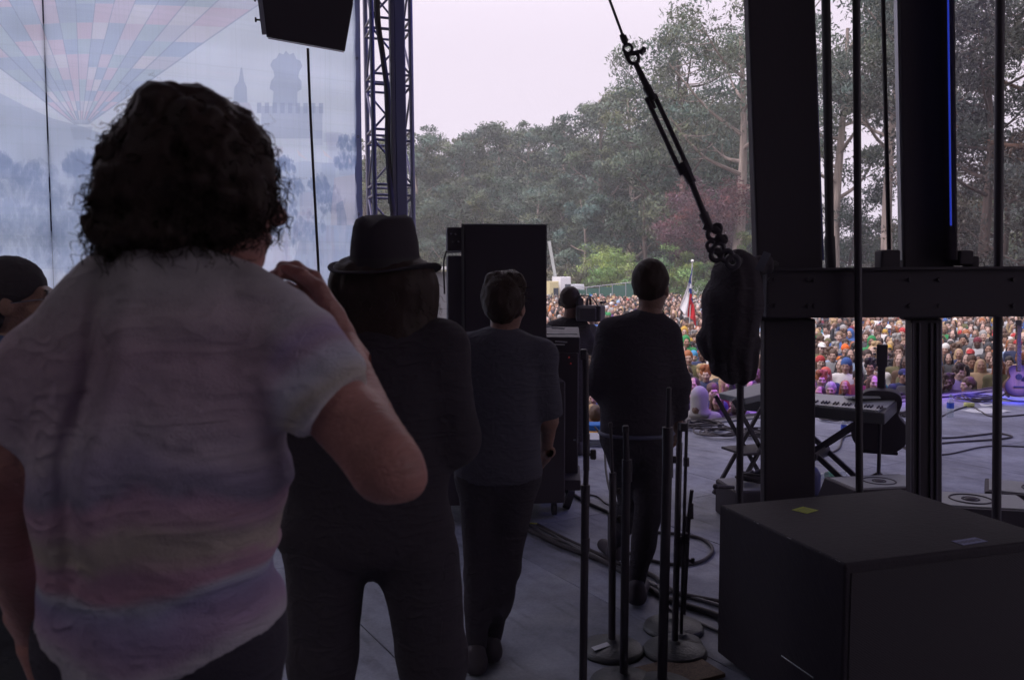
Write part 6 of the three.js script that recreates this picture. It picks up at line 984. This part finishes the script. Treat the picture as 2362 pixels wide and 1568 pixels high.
const protoHair = {
  short: hairCap(HJ, 1.08, { amp: 0.012, fr: 40, cell: 0.013, cutY: -0.066, cutR: 0.098 }), tousled: hairCap(HJ, 1.14, { amp: 0.024, fr: 30, cell: 0.013, cutY: -0.07, cutR: 0.094, extra: [[0.03, 0.12, -0.03, 0.05], [-0.04, 0.12, 0, 0.05]] }),
  long: (() => { const l = [ell(V(0, CH.y + 0.03, 0.025), 0.09, 0.105, 0.1), cap(V(-0.06, CH.y - 0.02, 0.03), V(-0.085, CH.y - 0.25, 0.0), 0.045, 0.035), cap(V(0.06, CH.y - 0.02, 0.03), V(0.085, CH.y - 0.25, 0.0), 0.045, 0.035), cap(V(0, CH.y - 0.02, 0.06), V(0, CH.y - 0.27, 0.085), 0.06, 0.05)], cut = ell(V(0, CH.y - 0.06, -0.09), 0.064, 0.104, 0.075), f = union(l, 0.03); return nets((x, y, z) => Math.max(f(x, y, z) + 0.007 * fbm(x * 40, y * 12, z * 40, 2), -sd(cut, x, y, z)), bounds(l, 0.02), 0.015); })(),
  beanie: (() => { const l = [ell(V(0, CH.y + 0.05, 0.016), 0.093, 0.105, 0.108)]; return nets(hatCut(union(l, 0.02)), bounds(l, 0.02), 0.014); })(),
  cap: (() => { const l = [ell(V(0, CH.y + 0.05, 0.014), 0.09, 0.088, 0.104)], v = [ell(V(0, CH.y + 0.052, -0.12), 0.07, 0.012, 0.075)], f = hatCut(union(l, 0.02), -0.02, 0.03); return nets((x, y, z) => Math.min(f(x, y, z), sd(v[0], x, y, z)), bounds([...l, ...v], 0.02), 0.012); })(),
  hood: (() => { const l = [ell(V(0, CH.y + 0.03, 0.035), 0.105, 0.135, 0.12), ell(V(0, CH.y - 0.08, 0.06), 0.10, 0.10, 0.10), ell(V(0, CH.y - 0.17, 0.05), 0.14, 0.07, 0.11)], cut = ell(V(0, CH.y - 0.02, -0.11), 0.075, 0.115, 0.1), f = union(l, 0.05); return nets((x, y, z) => Math.max(f(x, y, z) + 0.006 * fbm(x * 20, y * 14, z * 20, 2), -sd(cut, x, y, z)), bounds(l, 0.02), 0.016); })(),
  sidehair: hairCap(HJ, 1.02, { amp: 0.006, fr: 40, cell: 0.015, ry: 0.075 }),
};
protoHair.short.name = 'short';
const crowdAt = (u, v) => { let lo = 10.2, hi = 75; for (let i = 0; i < 40; i++) { const d = (lo + hi) / 2, p = P(u, v, d); if (p.y - 1.6 > groundY(p.x, p.z)) lo = d; else hi = d; } return P(u, v, lo); };
const placed = [];
const AUD = 'people in the crowd facing the stage';
const wordsOf = (s) => s.split(/\s+/).length;
function crowdPerson(pt, face, scale, o, label, special) {
  const t = thing('person', label, 'person', V(pt.x, groundY(pt.x, pt.z), pt.z), face, special ? undefined : AUD); t.scale.setScalar(scale); t.rotation.set(rr(-0.07, 0.07), face, rr(-0.07, 0.07), 'YXZ');
  const body = part('body', protoBody[o.pose], skinMat[o.skin], t); part('top', protoTop[o.pose], solid(o.top), t); part('trousers', protoLegs.all, solid(o.legs ?? CLOTHS.navy), t);
  if (o.hood) part('hood', protoHair.hood, solid(o.top), t); else { if (o.hat) part(o.hat, protoHair[o.hat], solid(o.hatColor), t); part('hair', protoHair[o.hat ? (o.style === 'long' ? 'long' : 'sidehair') : o.style], solid(o.hair, 0.6), t); }
  placed.push([pt.x, pt.z]); return t;
}
const aim = V(1.2, 1.7, -4.5), faceTo = (p, jit = 0.35) => Math.atan2(p.x - aim.x, p.z - aim.z) + rr(-jit, jit);
const skinTone = () => pick([0, 0, 0, 1, 1, 1, 2, 2, 3, 4]);
// the ones that stand out in the photograph: [u, v of the head, turn added, look, label]
const K = CLOTHS, HR = HAIRS;
const known = [
  [1637, 866, -0.1, { pose: 'down', skin: 1, top: K.navy, style: 'tousled', hair: HR.ginger }, 'ginger-haired man in a navy shirt, lit purple, near the hanging black cloth'],
  [1612, 891, -0.3, { pose: 'face', skin: 0, top: K.black, style: 'long', hair: HR['dark brown'] }, 'woman with long dark hair in black, lit purple, beside the ginger man'],
  [1636, 906, 0.25, { pose: 'face', skin: 1, top: K.navy, style: 'short', hair: HR.brown }, 'short-haired woman holding her hands to her face behind the white hood'],
  [1630, 924, 2.8, { pose: 'face', skin: 1, top: C(0.33, 0.33, 0.34), hood: true }, 'person in a white hooded top facing away, right at the stage lip', 11.0],
  [1680, 886, 0.9, { pose: 'down', skin: 1, top: K.maroon, style: 'long', hair: HR.blond }, 'blond woman in a maroon top, turned aside, near the short dark pole'],
  [1687, 950, 3.0, { pose: 'down', skin: 1, top: K.black, style: 'tousled', hair: HR['dark brown'] }, 'back of a dark brown head at the stage lip by the short pole'],
  [1590, 955, 3.1, { pose: 'down', skin: 0, top: K.brown, style: 'short', hair: HR.brown }, 'back of a brown head at the stage lip close to the walking man'],
  [1588, 825, 0.1, { pose: 'down', skin: 0, top: K.purple, hat: 'beanie', hatColor: C(0.06, 0.25, 0.45), style: 'short', hair: HR.brown }, 'person in a bright blue beanie and purple top beside the walking man arm'],
  [1626, 826, -0.2, { pose: 'down', skin: 1, top: K.green, hat: 'cap', hatColor: C(0.08, 0.28, 0.48), style: 'short', hair: HR.brown }, 'person in a blue cap and green top next to the black cloth bundle'],
  [1748, 826, 0.35, { pose: 'down', skin: 1, top: K.black, style: 'short', hair: HR.grey }, 'grey-haired man looking up, framed between the cloth bundle and the broad post'],
  [1956, 810, 0.3, { pose: 'down', skin: 0, top: K.orange, hat: 'beanie', hatColor: C(0.75, 0.14, 0.02), style: 'short', hair: HR.brown }, 'person in a bright orange beanie, seen between the broad post and the slim pole'],
  [1919, 868, -0.1, { pose: 'down', skin: 1, top: K.navy, hat: 'beanie', hatColor: C(0.62, 0.14, 0.08), style: 'long', hair: HR.blond }, 'man with long blond hair and a red headscarf behind the keyboard'],
  [1890, 878, 0.2, { pose: 'down', skin: 1, top: K.black, style: 'tousled', hair: HR.ginger }, 'curly ginger-haired person at the edge of the broad post, behind the keyboard'],
  [1926, 820, 0.7, { pose: 'down', skin: 0, top: K['light blue'], style: 'tousled', hair: HR.brown }, 'taller brown-haired man in a light blue T-shirt behind the headscarf man'],
  [1946, 842, 0.2, { pose: 'down', skin: 0, top: K.charcoal, style: 'tousled', hair: HR['dark brown'] }, 'person with shaggy dark hair in charcoal beside the slim pole'],
  [1973, 872, 0.1, { pose: 'down', skin: 2, top: K.maroon, style: 'short', hair: HR.black }, 'black-haired man in a maroon shirt just behind the slim pole above the keyboard'],
  [2024, 778, 0.5, { pose: 'raised', skin: 0, top: K['pale grey'], style: 'short', hair: HR.brown }, 'person in a pale grey top raising one arm, above the black guitar head'],
  [2011, 812, 0.2, { pose: 'down', skin: 1, top: K.tan, style: 'long', hair: HR.blond }, 'blond long-haired person in tan beside the black guitar neck'],
  [2012, 884, 0.4, { pose: 'down', skin: 1, top: K.black, style: 'long', hair: HR.brown }, 'brown-haired person low behind the keyboard end, beside the guitar neck'],
  [2078, 792, 0.5, { pose: 'down', skin: 0, top: K.grey, style: 'short', hair: HR['light brown'] }, 'light-brown-haired man in grey against the edge of the ribbed post'],
  [2076, 868, 0.4, { pose: 'down', skin: 2, top: K.navy, hat: 'cap', hatColor: K.navy, style: 'short', hair: HR.black }, 'man in a navy cap and jacket against the edge of the ribbed post'],
  [2199, 862, 0.8, { pose: 'down', skin: 1, top: C(0.3, 0.26, 0.42), style: 'tousled', hair: HR['dark brown'] }, 'dark-haired bearded man in a lilac top, in profile beyond the ribbed post'],
  [2237, 833, 0.1, { pose: 'down', skin: 1, top: K.black, style: 'long', hair: HR['dark brown'] }, 'woman with long dark hair in black, behind the lip past the ribbed post'],
  [2264, 838, 0.0, { pose: 'folded', skin: 3, top: K.black, style: 'long', hair: HR.black }, 'brown-skinned woman with long black hair, arms folded, near the steel pole'],
  [2284, 826, 0.0, { pose: 'down', skin: 0, top: K.charcoal, style: 'long', hair: HR.brown }, 'woman with brown hair in charcoal next to the steel pole'],
  [2254, 793, 0.0, { pose: 'down', skin: 1, top: K.grey, hat: 'cap', hatColor: K.tan, style: 'short', hair: HR.brown }, 'man in a tan cap and grey top behind the dark-haired women'],
  [2208, 748, 0.0, { pose: 'down', skin: 1, top: K.charcoal, hat: 'beanie', hatColor: K.mustard, style: 'short', hair: HR.brown }, 'person in a mustard beanie just under the beam past the ribbed post'],
  [2285, 782, 0.2, { pose: 'phone', skin: 1, top: C(0.02, 0.28, 0.36), style: 'short', hair: HR.blond }, 'blond person in a bright teal jacket near the steel pole'],
  [2240, 893, -0.9, { pose: 'down', skin: 1, top: C(0.03, 0.16, 0.28), style: 'short', hair: HR.brown }, 'person with head just above the lip, face turned aside, by the papers'],
  [1383, 702, 0.2, { pose: 'down', skin: 1, top: C(0.02, 0.35, 0.10), hood: true }, 'person in a bright green hooded top far back, beside the video camera'],
  [1378, 963, 2.6, { pose: 'down', skin: 1, top: C(0.6, 0.3, 0.03), style: 'short', hair: HR.brown }, 'person in an orange-yellow top low at the lip between the dark figures'],
];
for (const [u, v, turn, look, label, d] of known) { const h = d ? P(u, v, d) : crowdAt(u, v); crowdPerson(h, faceTo(h, 0) + turn, d ? (h.y - groundY(h.x, h.z)) / 1.615 : 1, look, label, true); }
// the rest, on a jittered grid
const seen = (u, v) => (u > 1263 && u < 1455 && v < 745) || (u > 1545 && u < 1645) || (u > 1735 && u < 1760) || (u > 1690 && u < 1760 && v > 860) || (u > 1870 && u < 2098) || (u > 2164 && u < 2375);
const rest = [], cam = V(0, EYE, 0), pv = V(0, 0, 0);
for (let t = 1.7; t < 44; t += 0.62) for (let s = -22; s < 46; s += 0.55) {
  const p = S(s + rr(-0.17, 0.17) + (Math.round(t / 0.62) % 2) * 0.25, t + rr(-0.18, 0.18)); p.y = groundY(p.x, p.z) + 1.62; if (p.z > -9) continue;
  pv.copy(p).project(camera); const u = (pv.x * 0.5 + 0.5) * FW, v = (0.5 - pv.y * 0.5) * FH; if (u < 1170 || u > 2500) continue;
  if (placed.some(([x, z]) => Math.hypot(x - p.x, z - p.z) < 0.42)) continue;
  if (rnd() < 0.04) continue; // small gaps
  rest.push({ p, u, v, d: -p.z, seen: seen(u, v) });
}
rest.sort((a, b) => (b.seen - a.seen) || a.d - b.d);
const ONE = 290 - known.length, labels = new Set();
const GARM = [['black', 8], ['charcoal', 6], ['navy', 5], ['grey', 4], ['brown', 2], ['olive', 2], ['maroon', 1.5], ['white', 2.5], ['pale grey', 2.5], ['blue', 1.4], ['tan', 1.5], ['teal', 0.8], ['green', 0.6], ['light blue', 1.5], ['red', 0.6], ['purple', 0.6], ['pink', 0.4], ['orange', 0.3], ['mustard', 0.3]], tot = GARM.reduce((a, b) => a + b[1], 0);
const garment = () => { let k = rnd() * tot; for (const [n, w] of GARM) if ((k -= w) < 0) return n; return 'black'; };
const poseText = { down: '', folded: ', arms folded', face: ', hands at the mouth', raised: ', one arm raised', phone: ', one hand held up in front' };
for (const q of rest.slice(0, ONE)) {
  let o, label;
  do {
    const hairN = pick(['black', 'black', 'dark brown', 'dark brown', 'dark brown', 'brown', 'brown', 'light brown', 'blond', 'ginger', 'grey']), topN = garment(), kind = rnd(), style = pick(['short', 'short', 'tousled', 'long', 'long']);
    o = { pose: pick(['down', 'down', 'down', 'down', 'folded', 'folded', 'face', 'phone', 'raised'].slice(0, rnd() < 0.12 ? 9 : 8)), skin: skinTone(), top: K[topN], hair: HR[hairN], style, legs: pick([K.navy, K.black, K.charcoal, K.brown]) };
    const gn = pick(['jacket', 'top']);
    if (kind < 0.09) { const c = pick(['black', 'grey', 'red', 'blue', 'green', 'white', 'olive', 'maroon', 'mustard']); o.hat = 'beanie'; o.hatColor = K[c]; label = `person in a ${c} beanie and ${topN} ${gn}`; }
    else if (kind < 0.16) { const c = pick(['black', 'navy', 'tan', 'red', 'white', 'olive', 'teal']); o.hat = 'cap'; o.hatColor = K[c]; label = `person in a ${c} cap and ${topN} ${gn}`; }
    else if (kind < 0.21) { o.hood = true; label = `person with the hood of a ${topN} jacket up`; }
    else label = `person with ${style === 'long' ? 'long ' : style === 'tousled' ? 'shaggy ' : 'short '}${hairN} hair in a ${topN} ${gn}`;
    label += poseText[o.pose];
  } while (labels.has(label) || wordsOf(label) > 16);
  labels.add(label); crowdPerson(q.p, faceTo(q.p), rr(0.9, 1.08), o, label);
}
{ // everyone farther off, as one mass
  const far = rest.slice(ONE), crowd = new THREE.Group(); crowd.name = 'crowd'; crowd.userData.kind = 'stuff'; crowd.userData.label = 'packed crowd stretching back over the meadow to the green fence'; scene.add(crowd);
  const list = POSES.slice(0, 4).map(() => []); for (const q of far) list[rnd() < 0.05 ? 3 : Math.floor(rnd() * 3)].push(q);
  const lowHead = headPrims(CH, IQ), heads = skinTint(nets(union([...lowHead, cap(V(0, 1.55, 0.01), V(0, 1.45, 0.02), 0.05)], 0.02), bounds(lowHead, 0.05), 0.02)), m4 = new THREE.Matrix4(), SK = M(C(1, 1, 1), 0.6, { vertexColors: true }), PL = M(C(1, 1, 1), 0.85);
  list.forEach((l, i) => {
    const pose = POSES[i], j = crowdJoints(pose), tp = torso(j, 1, 0.022); for (const k of ['L', 'R']) tp.push(cap(j['sh' + k], j['el' + k], 0.07, 0.06), cap(j['el' + k], j['wr' + k], 0.058, 0.04));
    const topG = nets(above(union(tp, 0.07), 0.6), bounds(tp, 0.04), 0.05), hairsets = [protoHair.short, protoHair.long, protoHair.beanie];
    const mats = l.map((q) => ({ m: m4.clone().compose(V(q.p.x, q.p.y - 1.62, q.p.z), new THREE.Quaternion().setFromAxisAngle(V(0, 1, 0), faceTo(q.p, 0.5)), V(1, 1, 1).multiplyScalar(rr(0.92, 1.08))), h: Math.floor(rnd() * 2.2), sk: skinTone(), top: garment(), hr: pick(['black', 'dark brown', 'dark brown', 'brown', 'brown', 'light brown', 'blond', 'grey']), hc: garment() }));
    const inst = (name, g, mat, arr, col) => { if (!arr.length) return; const q = new THREE.InstancedMesh(g, mat, arr.length); q.name = name; q.userData.kind = 'stuff'; arr.forEach((a, k) => { q.setMatrixAt(k, a.m); q.setColorAt(k, col(a)); }); crowd.add(q); };
    inst('heads', heads, SK, mats, (a) => SKIN[a.sk]); inst('clothes', topG, PL, mats, (a) => K[a.top]);
    hairsets.forEach((g, h) => inst(h === 2 ? 'hats' : 'hair', g, PL, mats.filter((a) => a.h === h), (a) => (h === 2 ? K[a.hc] : HAIRS[a.hr])));
  });
}
{ // flag on a pole in the crowd
  const d = 26, foot = onGround(1588, d), t = thing('flag', 'blue, white and red flag with one star hanging from a pole in the crowd', 'flag', foot), top = L(t, P(1597, 602, d));
  part('pole', bar(V(0, 0, 0), top, 0.022, 0.016), M(C(0.5, 0.5, 0.5), 0.5), t); part('finial', new THREE.SphereGeometry(0.05, 12, 10).translate(top.x, top.y, top.z), M(C(0.7, 0.7, 0.7), 0.4), t);
  const cv = document.createElement('canvas'); cv.width = 384; cv.height = 256; const c = cv.getContext('2d'); c.fillStyle = 'rgb(28,52,140)'; c.fillRect(0, 0, 128, 256); c.fillStyle = 'rgb(235,235,238)'; c.fillRect(128, 0, 256, 128); c.fillStyle = 'rgb(200,26,40)'; c.fillRect(128, 128, 256, 128);
  c.fillStyle = '#f2f2f4'; c.beginPath(); for (let i = 0; i < 10; i++) { const r = i & 1 ? 18 : 46, a = -Math.PI / 2 + i * Math.PI / 5; c[i ? 'lineTo' : 'moveTo'](64 + Math.cos(a) * r, 128 + Math.sin(a) * r); } c.closePath(); c.fill();
  const tx = new THREE.CanvasTexture(cv); tx.colorSpace = THREE.SRGBColorSpace;
  // limp cloth: hoist along the pole, fly fallen down
  const g = new THREE.PlaneGeometry(1, 1, 40, 28), p = g.attributes.position, uv = g.attributes.uv, at = (u, v) => L(t, P(u, v, d));
  for (let i = 0; i < p.count; i++) {
    const a = uv.getX(i), b = 1 - uv.getY(i); // a along the fly, b down the hoist
    const h = [lerp(1598, 1588, b), lerp(610, 676, b)], lowL = [1571, 712], lowR = [1603, 750];
    const e = [lerp(lowR[0], lowL[0], 1 - b), lerp(lowR[1], lowL[1], 1 - b)]; const sag = Math.sin(a * Math.PI) * (b < 0.5 ? 5 : -2);
    const q = at(lerp(h[0], e[0], a) + (0.5 - b) * -6 * a + sag * 0.6 + (b > 0.5 ? 6 * Math.sin(a * 3.1) : -4 * Math.sin(a * 3.1)), lerp(h[1], e[1], Math.pow(a, 0.9)) + 3 * Math.sin(b * 9 + a * 5)); p.setXYZ(i, q.x, q.y, q.z + 0.07 * Math.sin(b * 14 + a * 4) * a + 0.03);
  }
  g.computeVertexNormals(); part('cloth', g, new THREE.MeshPhysicalMaterial({ map: tx, roughness: 0.85, side: THREE.DoubleSide, transmission: 0.3, thickness: 0 }), t);
}
renderer.render(scene, camera);
